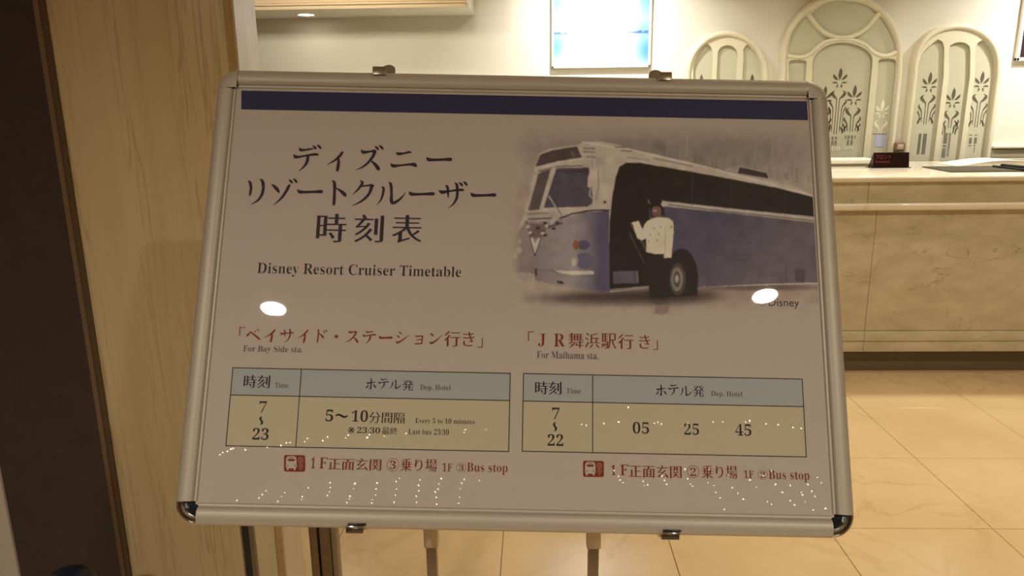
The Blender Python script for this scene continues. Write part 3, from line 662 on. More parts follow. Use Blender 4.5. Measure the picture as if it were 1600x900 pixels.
SO = [[(186, 277, 3), (206, 292, 16), (224, 312, 17), (234, 330, 6)], [(296, 280, 10), (290, 292, 15), (272, 325, 14), (245, 362, 11), (200, 402, 2)]]
TO = [[(547, 256, 4), (562, 270, 16), (563, 320, 15), (560, 380, 16), (557, 404, 10)], [(568, 298, 5), (600, 318, 14), (622, 338, 19), (632, 352, 6)]]
KU = [[(714, 257, 4), (729, 269, 14), (708, 303, 11), (670, 340, 2)], [(720, 290, 7), (760, 286, 9), (785, 283, 11), (798, 290, 6)], [(786, 288, 18), (768, 335, 14), (728, 375, 11), (666, 408, 2)]]
RU = [[(842, 292, 4), (855, 302, 13), (852, 330, 13), (840, 368, 9), (815, 401, 2)], [(885, 265, 4), (898, 280, 15), (902, 330, 14), (902, 380, 18), (918, 388, 15), (948, 370, 12), (970, 348, 7), (988, 324, 2)]]
SA = [[(1184, 312, 3), (1202, 325, 19), (1240, 320, 10), (1290, 313, 11), (1325, 312, 13), (1332, 317, 4)], [(1222, 284, 4), (1235, 294, 14), (1238, 325, 12), (1240, 358, 5)], [(1277, 270, 4), (1291, 282, 14), (1294, 330, 14), (1288, 365, 13), (1268, 398, 8), (1238, 421, 2)]]
HE = [[(175, 158, 3), (186, 172, 18), (205, 150, 13), (222, 136, 13), (245, 148, 13), (290, 182, 18), (334, 214, 16)], [(258, 118, 3), (272, 126, 9), (282, 136, 5)], [(282, 98, 3), (300, 108, 9), (315, 120, 5)]]
SI = [[(435, 128, 4), (452, 138, 13), (472, 154, 8)], [(415, 170, 4), (433, 180, 13), (453, 195, 8)], [(414, 232, 4), (428, 250, 19), (460, 236, 15), (510, 196, 10), (555, 156, 2)]]
NN = [[(778, 148, 4), (797, 160, 15), (820, 176, 11)], [(779, 233, 4), (793, 254, 19), (830, 237, 15), (875, 200, 10), (914, 158, 2)]]
YO = [[(615, 177, 4), (628, 186, 11), (690, 180, 10)], [(697, 176, 14), (692, 220, 13), (690, 266, 11)], [(632, 222, 9), (688, 218, 8)], [(610, 260, 6), (628, 266, 11), (690, 259, 10)]]
HO = [[(1520, 634, 4), (1532, 648, 12), (1532, 700, 12), (1529, 742, 14), (1512, 738, 3)], [(1480, 677, 3), (1492, 685, 13), (1550, 677, 9), (1585, 671, 5)], [(1502, 702, 8), (1488, 726, 12), (1468, 738, 4)], [(1558, 698, 5), (1575, 716, 14), (1588, 736, 8)]]
def K(st, x0, y0, x1, y1, m):
    vs, fs = brush(st); return place([(v[0], -v[1]) for v in vs], fs, x0, y0, x1, y1, M[m])
def title(st):
    vs, fs = brush(st); P = [L(375+v[0]/3.81, 215+v[1]/3.81) for v in vs]
    o = flat('lettering', P, fs, M['title'], .0003)
    if o.data.polygons[0].normal.z < 0: o.data.flip_normals()
for g in (TE+DAK(432, 48), I_, SU+DAK(802, 51), NI, BAR(1112, 116), RI, SO+DAK(290, 250), BAR(344, 308), TO, KU, RU, BAR(1008, 321), SA+DAK(1303, 267), BAR(1375, 328)): title(g)
T('時', 494.5, 334, 541, 378.5, 'title', JB); T('刻', 553.5, 335.5, 599.5, 379, 'title', JB); T('表', 613, 336, 659, 380, 'title', JB)
S_('Disney Resort Cruiser Timetable', 402, 413.3, 720.5, 434.6, 'ink')
S_('For Bay Side sta.', 380, 540.5, 473, 552.5, 'grey_ink'); S_('For Maihama sta.', 838.8, 549.5, 935, 560.5, 'grey_ink')
T('「', 374, 511, 383, 525, 'red', (-.012, -.012)); K(HE, 385, 513.6, 408, 531.5, 'red'); K(I_, 412.5, 514, 430.5, 535, 'red'); K(SA, 437, 513.6, 459, 535.5, 'red')
K(I_, 465, 514.4, 481.5, 536, 'red'); K(TO+[[(620, 270, 3), (634, 280, 12), (644, 294, 6)], [(645, 258, 3), (660, 270, 12), (670, 284, 6)]], 495, 514.5, 511, 536, 'red')
place([(math.cos(t*.5236), math.sin(t*.5236)) for t in range(12)], [tuple(range(12))], 522.5, 523, 528.5, 528.5, M['red'])
K(SU, 539.7, 517, 560.5, 536, 'red'); K(TE, 566.5, 517, 588, 537.7, 'red'); K(BAR(0, 0), 592, 524.7, 613.5, 529.8, 'red'); K(SI, 619, 518.4, 640, 537, 'red')
K(YO, 647.7, 524, 661.3, 538.5, 'red'); K(NN, 671.4, 520.8, 691, 538, 'red'); T('行', 694.4, 517.5, 718.8, 541.5, 'red', JB); T('き', 723, 518.4, 741.4, 541, 'red', JP); T('」', 746, 528.3, 754.3, 543, 'red', (-.012, -.012))
T('「', 825, 518, 834, 533, 'red', (-.012, -.012)); S_('J', 841, 521.5, 852.5, 541.5, 'red', st=NUM); S_('R', 865.5, 521.5, 882.8, 541.5, 'red', st=NUM)
T('舞', 888, 520, 912, 543.5, 'red', JP); T('浜', 914, 520.5, 937, 544, 'red', JP); T('駅', 939.5, 521, 962.8, 545, 'red', JP); T('行', 966, 522, 990, 545.5, 'red', JB); T('き', 998.5, 523.5, 1016, 544.8, 'red', JP); T('」', 1020, 531.5, 1028, 546.7, 'red', (-.012, -.012))
T('時刻', 381, 586, 422, 606.5, 'title', JB); S_('Time', 429.7, 598, 451, 606, 'grey_ink')
K(HO, 571, 591, 588, 608.5, 'title'); K(TE, 591, 591.7, 608, 608.5, 'title'); K(RU, 609, 593.4, 628, 608, 'title'); T('発', 629, 594, 646, 610.4, 'title', JP); S_('Dep. Hotel', 656.6, 601.5, 704, 611.5, 'grey_ink')
T('時刻', 836, 596, 877.3, 616.5, 'title', JB); S_('Time', 885, 606.7, 907.7, 615, 'grey_ink')
K(HO, 1024, 600.5, 1041.5, 618.5, 'title'); K(TE, 1044, 601, 1061, 618.5, 'title'); K(RU, 1062, 603, 1082, 619, 'title'); T('発', 1083, 602.5, 1100, 620, 'title', JP); S_('Dep. Hotel', 1111, 611.5, 1159.7, 621.5, 'grey_ink')
WAVE = [[(0, 14, 3), (8, 4, 12), (20, 0, 15), (34, 8, 14), (48, 18, 15), (62, 15, 12), (72, 2, 3)]]
S_('7', 405, 627, 416.7, 645, 'ink', st=NUM); K([[(y*.9, x, w) for x, y, w in st] for st in WAVE], 405, 650.5, 411.5, 664, 'ink'); S_('23', 394.8, 668.8, 420, 687.3, 'ink', st=NUM)
S_('5', 508.8, 640, 520.8, 658.5, 'ink', st=NUM); K(WAVE, 524, 646.5, 544, 653, 'ink'); S_('10', 549.6, 641, 575, 659, 'ink', st=NUM); T('分間隔', 577, 644, 632.7, 661.5, 'ink', JP)
S_('Every 5 to 10 minutes', 649, 653.8, 741.8, 664, 'ink'); T('※', 544, 667, 554, 677, 'ink', (0, 0)); S_('23:30', 558, 667.5, 593.8, 677, 'ink', st=NUM); T('最終', 596.8, 667.5, 621.3, 679, 'ink', JP); S_('Last bus 23:30', 638.3, 670.2, 701.4, 679.2, 'ink')
S_('7', 862.5, 637, 874.3, 655, 'ink', st=NUM); K([[(y*.9, x, w) for x, y, w in st] for st in WAVE], 864, 659.5, 870.5, 674, 'ink'); S_('22', 855.7, 678.4, 880.2, 696.6, 'ink', st=NUM)
S_('05', 988.7, 659.4, 1014, 677.6, 'ink', st=LT); S_('25', 1069, 661.5, 1092, 679.5, 'ink', st=LT); S_('45', 1148.7, 662.8, 1173.7, 681, 'ink', st=LT)
def circled(n, x0, y0, x1, y1):
    t = [i*2*math.pi/36 for i in range(36)]; vs = [(math.cos(a), math.sin(a)) for a in t]+[(.93*math.cos(a), .93*math.sin(a)) for a in t]
    place(vs, [(i, (i+1) % 36, 36+(i+1) % 36, 36+i) for i in range(36)], x0, y0, x1, y1, M['red'])
    w_, h_ = x1-x0, y1-y0; S_(n, x0+w_*.26, y0+h_*.19, x1-w_*.26, y1-h_*.17, 'red', st=NUM)
S_('1', 485.8, 714.8, 492.6, 731.8, 'red', st=(0, 0)); S_('F', 499, 715, 512, 732, 'red', st=(-.014, 0)); T('正面玄関', 512.6, 716, 596, 734.8, 'red', JB); circled('3', 604.3, 716, 623.4, 736.4)
T('乗り場', 625.9, 717, 682.9, 737, 'red', JB); S_('1F', 691, 723.5, 707.4, 736.4, 'red'); circled('3', 713, 722.6, 728.3, 737.5); S_('Bus stop', 729.7, 723.5, 793, 741.3, 'red')
S_('1', 955.2, 726.3, 961.7, 742.3, 'red', st=(0, 0)); S_('F', 969, 726, 982, 742.5, 'red', st=(-.014, 0)); T('正面玄関', 983, 726.8, 1065, 746.6, 'red', JB); circled('2', 1073.4, 727, 1092.4, 747)
T('乗り場', 1096.6, 727.5, 1152, 748, 'red', JB); S_('1F', 1162, 734.8, 1178, 747, 'red'); circled('2', 1184.3, 734.4, 1199.7, 748.9); S_('Bus stop', 1201, 735, 1264.6, 753, 'red')
# little bus and bus stop pictograms
def icon(x0, y0, x1, y1):
    def P(u, v): return L(x0+(x1-x0)*u, y0+(y1-y0)*v+SL*(x1-x0)*(u-.5))
    def rr(u0, v0, u1, v1, ru, rv, n=5):
        out = []
        for cu_, cv, a0 in ((u1-ru, v1-rv, 0), (u0+ru, v1-rv, 90), (u0+ru, v0+rv, 180), (u1-ru, v0+rv, 270)):
            for i in range(n+1): a = math.radians(a0+90*i/n); out.append((cu_+ru*math.cos(a), cv+rv*math.sin(a)))
        return out
    def shape(name, loops, m, z):
        vs, fs = [], []
        for lp_ in loops: k = len(vs); vs += [P(*p) for p in lp_]; fs.append(tuple(range(k, k+len(lp_))))
        o = flat(name, vs, fs, m, z)
        if o.data.polygons[0].normal.z < 0: o.data.flip_normals()
        return o
    shape('pictogram_tile', [rr(0, 0, 1, 1, .09, .12)], M['red'], .0003)
    bus = [(.10, .30), (.13, .13), (.22, .07), (.48, .07), (.56, .13), (.59, .30), (.60, .72), (.55, .78), (.55, .90), (.46, .90), (.46, .80), (.22, .80), (.22, .90), (.13, .90), (.13, .78), (.09, .72)]
    pale = mat('bare_paper', PAPER, **COAT); pink = mat('pink_print', (.40, .16, .14), **COAT)
    shape('pictogram', [bus], pale, .0004)
    shape('pictogram', [rr(.18, .23, .51, .37, .04, .05), [(.44, .13+.0), (.46, .17), (.22, .17), (.24, .13)], rr(.15, .60, .21, .68, .03, .04, 3), rr(.48, .60, .54, .68, .03, .04, 3)], M['red'], .0005)
    shape('pictogram', [rr(.65, .12, .92, .50, .13, .18), [(.75, .5), (.82, .5), (.82, .9), (.75, .9)], rr(.68, .56, .90, .66, .02, .03), rr(.68, .70, .90, .76, .02, .03)], pink, .0004)
    shape('pictogram', [[(.69, .24), (.88, .24), (.88, .28), (.69, .28)], [(.69, .34), (.88, .34), (.88, .38), (.69, .38)]], M['red'], .0005)
icon(443.8, 711, 477, 737); icon(911, 720, 943.6, 745.2)
# photograph of the bus: flat print, painted on a fine grid
s_ = 2/2.646
cv = Canvas(980, 680, (148, 130, 112))
def q(P): return [(x*s_, y*s_) for x, y in P]
PX = (148, 130, 112)
cv.soft(720*s_, 200*s_, 640*s_, 130*s_, (112, 98, 88), .85, 2); cv.soft(300*s_, 520*s_, 330*s_, 260*s_, (138, 112, 98), .8, 2); cv.soft(850*s_, 800*s_, 480*s_, 80*s_, (136, 112, 96), .9, 2)
for i in range(70):
    x = random.uniform(640, 1300); y = 235+(x-640)*.16; hh_ = random.uniform(20, 75); cv.line(q([(x, y), (x+random.uniform(-4, 4), y-hh_)]), random.uniform(2, 7), (88, 76, 70) if random.random() < .6 else (130, 116, 102), .35)
for x in (780, 1065, 1135): cv.line(q([(x, 120), (x-8, 250)]), 5, (140, 126, 110), .5)
cv.soft(490*s_, 812*s_, 345*s_, 36*s_, (56, 43, 40), .97, 2); cv.soft(720*s_, 800*s_, 200*s_, 40*s_, (44, 34, 30), .9, 2); cv.soft(1080*s_, 765*s_, 260*s_, 16*s_, (70, 56, 50), .8, 2)
white = (162, 145, 126)
cv.poly(q([(148, 268), (165, 212), (210, 192), (330, 176), (350, 163), (420, 163), (470, 170), (560, 197), (700, 232), (850, 264), (985, 300), (1130, 325), (1220, 348), (1290, 382), (1325, 405), (1325, 750), (820, 765), (620, 765), (455, 786), (380, 780), (240, 757), (150, 737), (60, 695), (50, 610), (90, 500), (105, 460)]), white)
cv.line(q([(345, 165), (560, 200), (850, 266), (1290, 384)]), 5, (182, 166, 146), .8)
def frontcol(X, Y):
    t = np.clip((X/s_-100)/350, 0, 1)[..., None]; v = np.clip((Y/s_-470)/300, 0, 1)[..., None]
    a = lin((122, 104, 98))*(1-v)+lin((104, 86, 82))*v; m_ = lin((128, 116, 110)); b = lin((72, 65, 80))
    c = np.where(t < .6, a+(m_-a)*(t/.6), m_+(b-m_)*np.clip((t-.6)/.3, 0, 1)); return c
cv.poly(q([(108, 490), (160, 492), (235, 488), (290, 470), (350, 455), (455, 449), (457, 786), (380, 780), (240, 757), (150, 737), (55, 695), (50, 600), (75, 540)]), frontcol)
cv.poly(q([(620, 430), (700, 432), (960, 458), (1325, 500), (1325, 745), (1100, 752), (820, 765), (620, 765)]), lambda X, Y: lin((66, 61, 73))+(lin((86, 75, 76))-lin((66, 61, 73)))*np.clip((X/s_-850)/400+(Y/s_-600)/400, 0, 1)[..., None])
for y0, y1 in ((560, 600), (640, 668)): cv.line(q([(720, y0), (1320, y1)]), 2, (58, 56, 72), .6)
cv.line(q([(870, 450), (868, 760)]), 1.5, (60, 58, 74), .5); cv.line(q([(1000, 460), (998, 755)]), 1.5, (60, 58, 74), .4)
blk = (26, 21, 19)
cv.poly(q([(456, 782), (456, 500), (468, 390), (482, 310), (498, 266), (525, 250), (580, 250), (650, 262), (800, 288), (975, 320), (1140, 352), (1325, 398), (1325, 476), (1180, 462), (960, 440), (675, 410), (622, 430), (620, 764)]), blk)
cv.line(q([(675, 414), (960, 446), (1180, 468), (1325, 484)]), 9, (158, 144, 128)); cv.line(q([(700, 424), (960, 454), (1180, 477), (1325, 494)]), 3, (40, 34, 36))
for a, b in (((800, 290), (800, 425)), ((960, 318), (960, 440)), ((1180, 362), (1182, 462))): cv.line(q([a, b]), 2.5, (48, 42, 42), .8)
cv.poly(q([(150, 268), (168, 218), (215, 200), (322, 182), (343, 228), (240, 245)]), (66, 54, 50)); cv.line(q([(300, 205), (310, 222)]), 3, (130, 110, 95), .5)
cv.line(q([(150, 274), (240, 252), (345, 234)]), 9, (168, 152, 134)); cv.line(q([(165, 285), (240, 266), (370, 262)]), 4, (95, 82, 76))
cv.poly(q([(120, 448), (162, 296), (178, 286), (214, 276), (166, 444)]), (74, 64, 62)); cv.poly(q([(184, 437), (236, 276), (250, 272), (372, 270), (388, 398), (384, 420), (366, 432)]), (66, 59, 68))
cv.poly(q([(240, 285), (372, 275), (374, 300), (330, 290), (300, 300)]), (48, 42, 46), .7); cv.poly(q([(190, 430), (235, 290), (262, 330), (232, 425)]), (60, 54, 62), .6)
cv.line(q([(226, 268), (172, 444)]), 8, (160, 144, 126)); cv.line(q([(118, 452), (260, 446), (384, 436)]), 5, (160, 144, 126))
cv.line(q([(206, 388), (255, 468)]), 4, (150, 135, 118)); cv.line(q([(222, 400), (260, 470)]), 2, (50, 42, 42))
cv.line(q([(250, 480), (300, 462), (350, 452), (400, 446), (456, 446)]), 5, (34, 26, 28))
cv.poly(q([(110, 455), (230, 450), (250, 470), (235, 478), (110, 478)]), (150, 135, 118)); cv.line(q([(118, 462), (200, 459)]), 4, (110, 90, 80)); cv.line(q([(122, 484), (215, 480)]), 7, (90, 78, 74))
for (x, y) in ((350, 190), (350, 205), (362, 225), (480, 185), (505, 200)): cv.line(q([(x, y), (x+45, y+2)]), 5, (92, 80, 72), .8)
cv.line(q([(640, 232), (800, 265)]), 6, (120, 104, 90), .8); cv.line(q([(530, 228), (620, 240)]), 4, (110, 95, 84), .7)
cv.poly(q([(340, 240), (378, 245), (378, 270), (345, 268)]), (155, 140, 122)); cv.poly(q([(400, 222), (440, 232), (438, 262), (400, 265)]), (150, 134, 117)); cv.line(q([(382, 200), (386, 280)]), 4, (140, 124, 108))
cv.poly(q([(378, 275), (412, 278), (408, 350), (366, 352), (366, 320)]), (164, 148, 130)); cv.line(q([(378, 352), (374, 385), (390, 402), (440, 412)]), 3.5, (150, 134, 118)); cv.ell(437*s_, 413*s_, 7*s_, 6*s_, (54, 46, 46)); cv.line(q([(410, 280), (412, 350), (400, 400)]), 2, (70, 60, 58))
cv.line(q([(126, 362), (130, 298), (152, 294)]), 4, (150, 134, 118)); cv.line(q([(126, 362), (120, 440)]), 3, (140, 124, 108))
# front emblem, lamps, bumper, plate
cv.line(q([(112, 490), (148, 636)]), 4, (60, 44, 42)); cv.line(q([(250, 480), (150, 636)]), 4, (60, 44, 42), .0)
cv.poly(q([(118, 500), (205, 505), (180, 560), (150, 562), (132, 560)]), (92, 70, 66), .8)
for x, y in ((190, 500), (205, 515), (240, 500), (225, 522), (180, 535), (160, 520), (135, 545), (190, 550)): cv.ell(x*s_, y*s_, 9*s_, 6*s_, (54, 38, 38))
for x, y in ((120, 515), (128, 540), (198, 512), (180, 542)): cv.ell(x*s_, y*s_, 8*s_, 7*s_, (160, 146, 132))
cv.poly(q([(126, 560), (148, 640), (176, 560), (162, 560), (149, 592), (140, 560)]), (48, 36, 36)); cv.poly(q([(130, 560), (148, 628), (172, 560), (163, 560), (149, 585), (139, 560)]), (168, 154, 138))
cv.line(q([(205, 515), (262, 500)]), 5, (70, 54, 54)); cv.line(q([(215, 500), (235, 480)]), 8, (158, 144, 128))
cv.ell(350*s_, 590*s_, 26*s_, 20*s_, (70, 66, 80)); cv.ell(318*s_, 590*s_, 13*s_, 20*s_, (124, 76, 48)); cv.ell(352*s_, 655*s_, 40*s_, 33*s_, (84, 76, 88)); cv.ell(310*s_, 656*s_, 18*s_, 29*s_, (132, 118, 108)); cv.ell(309*s_, 662*s_, 10*s_, 16*s_, (166, 150, 134))
cv.ell(82*s_, 612*s_, 13*s_, 16*s_, (158, 142, 124), .8); cv.ell(65*s_, 635*s_, 11*s_, 15*s_, (162, 146, 128), .8); cv.ell(84*s_, 575*s_, 9*s_, 12*s_, (146, 128, 112), .8)
cv.line(q([(60, 675), (150, 690), (240, 700)]), 6, (110, 92, 86)); cv.poly(q([(228, 696), (392, 698), (392, 712), (300, 714), (262, 708)]), (178, 164, 146)); cv.poly(q([(236, 738), (262, 740), (272, 752), (246, 750)]), (44, 34, 32))
cv.poly(q([(75, 700), (146, 712), (144, 744), (78, 730)]), (134, 114, 102)); cv.line(q([(152, 690), (152, 715)]), 8, (70, 48, 46))
for d in ([(118, 708), (130, 708), (128, 720), (116, 732), (130, 735)], [(136, 712), (146, 712), (138, 724), (146, 728), (142, 738), (134, 736)], [(92, 708), (90, 728)], [(104, 709), (102, 730)]): cv.line(q(d), 2.4, (160, 144, 126), .8)
cv.poly(q([(470, 700), (572, 697), (574, 748), (472, 750)]), (74, 68, 76)); cv.line(q([(572, 700), (574, 746)]), 3, (120, 108, 100)); cv.line(q([(458, 776), (620, 762)]), 4, (120, 108, 98))
for a, b in (((542, 500), (606, 610)), ((540, 540), (600, 665)), ((556, 520), (606, 600))): cv.line(q([a, b]), 2, (92, 80, 66), .8)
# wheel, roof unit
cv.poly(q(arc(755, 730, 68, 125, 200, -15, 18)+[(820, 800), (700, 805)]), (28, 23, 22)); cv.ell(738*s_, 732*s_, 34*s_, 66*s_, (62, 52, 48)); cv.ell(736*s_, 732*s_, 24*s_, 50*s_, (112, 98, 90)); cv.ell(735*s_, 732*s_, 15*s_, 34*s_, (66, 56, 54)); cv.ell(735*s_, 730*s_, 8*s_, 16*s_, (140, 124, 112))
cv.poly(q([(985, 262), (1112, 288), (1122, 322), (974, 298)]), (150, 136, 120)); cv.poly(q([(994, 268), (1106, 292), (1114, 316), (986, 294)]), (50, 42, 40)); cv.poly(q([(930, 278), (972, 262), (984, 272), (972, 296)]), (140, 124, 110))
for i in range(14):
    x = 1190+random.uniform(-10, 90); cv.line(q([(x, 740), (x+random.uniform(-5, 8), 690)]), 5, (60, 50, 50), .6)
# attendant beside the door
cv.poly(q([(612, 612), (708, 632), (706, 720), (700, 838), (655, 842), (622, 822)]), (30, 24, 22)); cv.poly(q([(650, 838), (698, 832), (702, 866), (676, 882), (640, 872)]), (96, 70, 64), .8)
cv.poly(q([(612, 492), (636, 480), (655, 476), (700, 478), (720, 494), (722, 540), (716, 600), (712, 643), (682, 644), (682, 626), (645, 628), (608, 618), (608, 562), (590, 572), (572, 562), (560, 530), (552, 500), (576, 490), (594, 528), (602, 505)]), (190, 170, 140))
cv.line(q([(688, 520), (686, 640)]), 2, (140, 122, 100)); cv.poly(q([(548, 498), (562, 494), (580, 496), (584, 512), (560, 520)]), (186, 168, 138))
for x, y in ((625, 548), (660, 545), (618, 575), (655, 572), (640, 520), (668, 518), (712, 515)): cv.ell(x*s_, y*s_, 3.2*s_, 3.2*s_, (50, 40, 40))
cv.poly(q([(622, 430), (640, 418), (668, 420), (684, 445), (686, 470), (668, 466), (640, 480), (628, 468)]), (30, 22, 22)); cv.ell(651*s_, 452*s_, 20*s_, 24*s_, (104, 72, 62)); cv.ell(644*s_, 412*s_, 30*s_, 15*s_, (28, 22, 22)); cv.ell(640*s_, 424*s_, 27*s_, 8*s_, (22, 18, 18)); cv.ell(644*s_, 449*s_, 9*s_, 3*s_, (190, 160, 140), .7); cv.line(q([(616, 405), (622, 418)]), 4, (120, 104, 88), .7)
cv.blur(1.1)
mot = np.random.default_rng(5).standard_normal((34, 49)); yi_ = np.linspace(0, 32.9, cv.h); xi_ = np.linspace(0, 47.9, cv.w)
fy, fx = yi_ % 1, xi_ % 1; y0_, x0_ = yi_.astype(int), xi_.astype(int)
mo = (mot[y0_][:, x0_]*(1-fy)[:, None]+mot[y0_+1][:, x0_]*fy[:, None])*(1-fx)+(mot[y0_][:, x0_+1]*(1-fy)[:, None]+mot[y0_+1][:, x0_+1]*fy[:, None])*fx
cv.a *= (1+.09*mo)[..., None]
rng = np.random.default_rng(3); cv.a *= (1+.06*rng.standard_normal((cv.h, cv.w, 1)))
cx_, cy_ = cv.xx/s_, cv.yy/s_
sm = lambda a, b, x: (lambda t: t*t*(3-2*t))(np.clip((x-a)/(b-a), 0, 1))
al = sm(20, 150, cx_)*sm(75, 190, cy_)*(1-sm(800, 895, cy_))
al = np.maximum(al, sm(45, 95, cx_)*sm(260, 330, cy_)*(1-sm(730, 800, cy_))*.85); al = al[..., None]
al = np.maximum(al, (sm(610, 640, cx_)*(1-sm(700, 730, cx_))*sm(600, 700, cy_)*(1-sm(866, 892, cy_)))[..., None]*.8)
cols = cv.a*al+lin(PX)*(1-al); cols = np.clip(cols*np.array(PAPER)/REF, 0, .95)
n_r, n_c = 310, 490; pos = np.zeros((n_r, n_c, 3)); cc = np.zeros((n_r, n_c, 3))
(lx, ty), (rx_, by_) = L(790, 190), L(1290, 495); lx = L(792, 340)[0]; ty = L(900, 188)[1]-.0012; by_ = L(900, 496)[1]; rx_ = irx-.0008
for j in range(n_r):
    b_ = ty+(by_-ty)*j/(n_r-1); a_s = lx+(rx_-lx)*np.arange(n_c)/(n_c-1)
    P3 = ORG[None]+A[None]*a_s[:, None]+B[None]*b_-CAM[None]; zc = P3@FW; u = P3@RT/zc*F+800; v = P3@DN/zc*F+450
    X, Y = np.clip((u-780)*2, 0, cv.w-1.01), np.clip((v-160)*2, 0, cv.h-1.01); xi, yi = X.astype(int), Y.astype(int)
    cc[j] = cols[yi, xi]*.5+cols[np.minimum(yi+1, cv.h-1), np.minimum(xi+1, cv.w-1)]*.5; pos[j, :, 0] = a_s; pos[j, :, 1] = b_; pos[j, :, 2] = .00018
o = print_mesh('bus_photograph', pos, cc, print_mat('printed_photograph', **COAT), poster); o['label'] = 'faded printed photograph of a blue and white coach with an attendant at its door'
T('©', 1184.5, 466.5, 1197, 478, 'grey_ink', (-.01, -.01)); T('Disney', 1201, 466.5, 1248.6, 482.5, 'ink', (0, 0))
# lettering of the little sign on the counter
M['sign_red'] = mat('red_print', (.20, .022, .03), .5)  # plain red print colour, no emission
def small_text(s, x0, x1, z0, z1):
    V, Fc = glyph_mesh(s, .008, .008); mn, mx = V.min(0), V.max(0); out = []
    for v in V:
        x = x0+(v[0]-mn[0])/(mx[0]-mn[0])*(x1-x0); z_ = z0+(v[1]-mn[1])/(mx[1]-mn[1])*(z1-z0); out.append((x, .016*(z_-.004)/(hh-.004)-.0006, z_))
    o = mesh_obj('lettering', out, Fc, M['sign_red'], rs)
w = .5*(aty(1422, 262, rs.location[1])[0]-aty(1366, 262, rs.location[1])[0])
small_text('フロント', -w+.014, -w+.014+.095, hh*.58, hh*.86); small_text('Reception', -w+.012, -w+.012+.088, hh*.30, hh*.50)

# ------------------------------------------------------------------ stand that carries the board
def bw(a, b, c): return Vector(ORG+A*a+B*b+N0*c)
SY = 1.16
pL, pR = aty(675, 860, SY), aty(927, 860, SY)
st = thing('sign_stand', 'twin pole steel floor stand gripping the notice board with four clips', 'stand', ((pL[0]+pR[0])/2, SY, 0))
def sobj(name, bm, m, smooth=True): return sub(bm_obj(name, bm, m, None, smooth), st)
ztop = {}
for k, p in enumerate((pL, pR)):
    x = p[0]; zc_ = aty(675, 852, SY)[2]
    bm = bmesh.new(); add_box(bm, x-.0095, x+.0095, SY-.008, SY+.008, .02, zc_+.03, .002, 2); sobj('pole', bm, M['steel'])
    bm = bmesh.new(); add_box(bm, x-.0125, x+.0125, SY-.011, SY+.011, zc_, zc_+.06, .003, 2); sobj('collar', bm, M['steel'])
    bm = bmesh.new(); add_box(bm, x-.007, x+.007, SY-.006, SY+.006, zc_+.05, 1.36, .002, 1); sobj('inner_pole', bm, M['steel'])
    if k:
        bm = bmesh.new(); add_cyl(bm, (x-.018, SY, zc_+.04), .006, .014, 'X', 16, .009); sobj('knob', bm, M['black'])
bm = bmesh.new(); add_box(bm, pL[0]-.05, pR[0]+.10, SY-.20, SY+.16, 0, .012, .004, 2); sobj('base_plate', bm, M['steel'])
bm = bmesh.new(); add_box(bm, pL[0]-.02, pR[0]+.02, SY-.02, SY+.02, .012, .04, .003, 2); sobj('pole_socket', bm, M['black'])
# two bars behind the board with hooks above and clips below
for (ut, vt, ub, vb) in ((599, 108, 556, 826), (1033, 112, 1046, 834)):
    a = L(ut, vt)[0]; a2 = L(ub, vb)[0]; sgn = 1 if ut < 800 else -1
    bm = bmesh.new(); tube(bm, [bw(a, H+.004, -.024), bw(a2, -.004, -.024)], .005, 8); sobj('support_bar', bm, M['steel'])
    # rounded tab behind the top edge
    bm = bmesh.new(); r = .0100; pts = [(-r, -.006), (r, -.006)]+[(r*math.cos(t), .0140+r*math.sin(t)*.8) for t in np.linspace(0, math.pi, 9)]; ax = a+sgn*.0045
    f_, b_ = [[bm.verts.new(bw(ax+x, H+y, c)) for x, y in pts] for c in (-.0175, -.021)]
    bm.faces.new(f_); bm.faces.new(b_[::-1])
    for i in range(len(pts)): j = (i+1) % len(pts); bm.faces.new((f_[i], f_[j], b_[j], b_[i]))
    sobj('hook_tab', bm, M['steel'])
    ax = a-sgn*.004
    def slab(name, x0, x1, y0, y1, c0, c1, m, bev):
        b2 = bmesh.new(); add_box(b2, x0, x1, y0, y1, c0, c1, bev, 2)
        for v in b2.verts: v.co = bw(*v.co)
        return sobj(name, b2, m)
    slab('hook', ax-.0100, ax+.0100, H-.0070, H+.0058, .0066, .0086, M['steel'], .0009)
    slab('hook_bridge', ax-.0085, ax+.0085, H+.0018, H+.0054, -.0175, .0068, M['steel'], .0006)
    slab('clip', a2-.0115, a2+.0115, -.0032, .0045, .0052, .0075, M['chrome'], .0010)
    slab('clip_base', a2-.0115, a2+.0115, -.0052, -.0012, -.022, .0070, M['chrome'], .0012)
    slab('clip_pad', a2-.0095, a2+.014, .0045, .0075, .0035, .0066, M['black'], .0008)
b_lo, b_hi = .12, H-.12
for b_ in (b_lo, b_hi):
    bm = bmesh.new(); tube(bm, [bw(L(599, 108)[0]-.02, b_, -.032), bw(L(1033, 112)[0]+.02, b_, -.032)], .006, 8); sobj('cross_bar', bm, M['steel'])
for p in (pL, pR):
    zt_ = 1.34; a_ = float((np.array([p[0], SY, zt_])-ORG)@A); bm = bmesh.new(); tube(bm, [(p[0], SY, zt_), bw(a_, b_hi-.1, -.034), bw(a_, b_hi, -.034)], .006, 8); sobj('arm', bm, M['steel'])
    zt_ = 1.10; bm = bmesh.new(); tube(bm, [(p[0], SY, zt_), bw(a_, b_lo, -.036)], .006, 8); sobj('arm', bm, M['steel'])

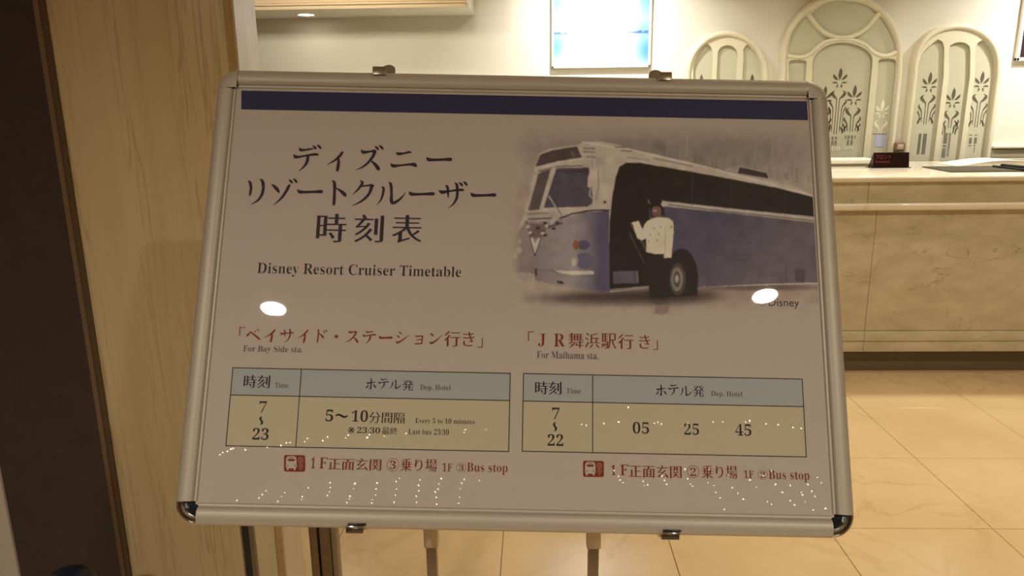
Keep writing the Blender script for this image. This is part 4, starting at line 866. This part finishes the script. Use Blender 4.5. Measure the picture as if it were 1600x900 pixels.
# ------------------------------------------------------------------ hanging bead lights mirrored in the poster
M['bead'] = mat('lit_bead', (1, .9, .8), .3, emit=((1, .84, .62), 40)); M['wire'] = mat('dark_wire', (.05, .04, .03), .6)
def refl(u, v, Yd):
    r = ray(u, v); t = ((ORG-CAM)@N0)/(r@N0); P = CAM+t*r; d = r-2*(r@N0)*N0; return P+d*(Yd-P[1])/d[1]
l1 = [[(80, 588)], [(200, 548), (185, 565), (172, 578)], [(278, 556), (265, 572), (250, 592)], [(375, 535), (350, 572), (347, 584)], [(465, 515), (466, 535), (462, 552), (455, 568)], [(568, 518), (563, 540), (548, 570), (545, 582), (535, 597)], [(660, 515), (655, 540), (655, 565), (640, 585), (638, 598)], [(752, 497), (740, 510), (740, 540), (735, 565), (730, 595)], [(838, 503), (832, 525), (832, 547), (822, 570), (823, 595)], [(925, 497), (915, 520), (912, 540), (900, 553), (905, 575), (907, 603)], [(1020, 500), (1010, 515), (1003, 540), (1000, 575), (997, 600)], [(1082, 505)]]
l2 = [[(10, 398), (22, 390), (40, 385), (55, 375), (65, 372)], [(115, 378)], [(205, 368)], [(262, 360), (285, 350), (300, 348)], [(360, 345), (372, 332)], [(435, 340), (455, 325)], [(530, 330), (540, 318)], [(620, 328), (628, 315)], [(690, 322)], [(780, 310)], [(1020, 305), (1025, 295)], [(1110, 293)]]
r2 = [[(258, 433), (275, 438)], [(340, 430)], [(395, 425)], [(430, 370)], [(527, 430)], [(540, 425), (552, 432)], [(650, 430)], [(745, 425), (780, 425)], [(865, 425), (880, 420)], [(940, 432)], [(985, 435)], [(1040, 445), (1070, 448)]]
r1 = [[(378, 605), (395, 625), (400, 640), (410, 650)], [(470, 620), (485, 645), (490, 660), (502, 658)], [(555, 625), (565, 640), (572, 655)], [(640, 600), (650, 635), (660, 655), (668, 662)], [(725, 650), (748, 660), (755, 685), (770, 705), (785, 748)], [(730, 600), (800, 620), (815, 668), (835, 690), (855, 710), (880, 755)], [(880, 640), (905, 665), (945, 720), (960, 730)], [(930, 625), (975, 655)], [(960, 605), (1000, 685), (1030, 715), (1045, 732)], [(1030, 660), (1070, 685), (1075, 695)], [(1095, 655), (1110, 680), (1122, 700)], [(1085, 720), (1115, 750)], [(1130, 630), (1145, 650), (1160, 745)]]
for nm, data, org, sc, Yd, lab in (('light_curtain', l1, (340, 560), 2.648, -3.3, 'curtain of hanging bead lights, left one mirrored low in the poster'), ('light_curtain', r1, (800, 480), 2.3685, -3.2, 'curtain of hanging bead lights, right one mirrored low in the poster'),
                               ('light_garland', l2, (340, 560), 2.648, -2.5, 'garland of hanging bead lights mirrored in the left timetable'), ('light_garland', r2, (800, 480), 2.3685, -2.5, 'garland of hanging bead lights mirrored in the right timetable')):
    bmB, bmW = bmesh.new(), bmesh.new(); tops = []
    for strand in data:
        P = sorted([refl(org[0]+x/sc, org[1]+y/sc, Yd) for x, y in strand], key=lambda p: p[2])
        for p in P: bmesh.ops.create_icosphere(bmB, subdivisions=1, radius=random.uniform(.0034, .0060), matrix=Matrix.Translation(Vector(p)))
        tube(bmW, [P[0]]+[p for p in P[1:]]+[(P[-1][0], P[-1][1], CEIL)], .0008, 4)
    t = thing(nm, lab, 'light', (0, Yd, CEIL)); sub(bm_obj('bead', bmB, M['bead'], None), t)['kind'] = 'stuff'; sub(bm_obj('wire', bmW, M['wire'], None), t)
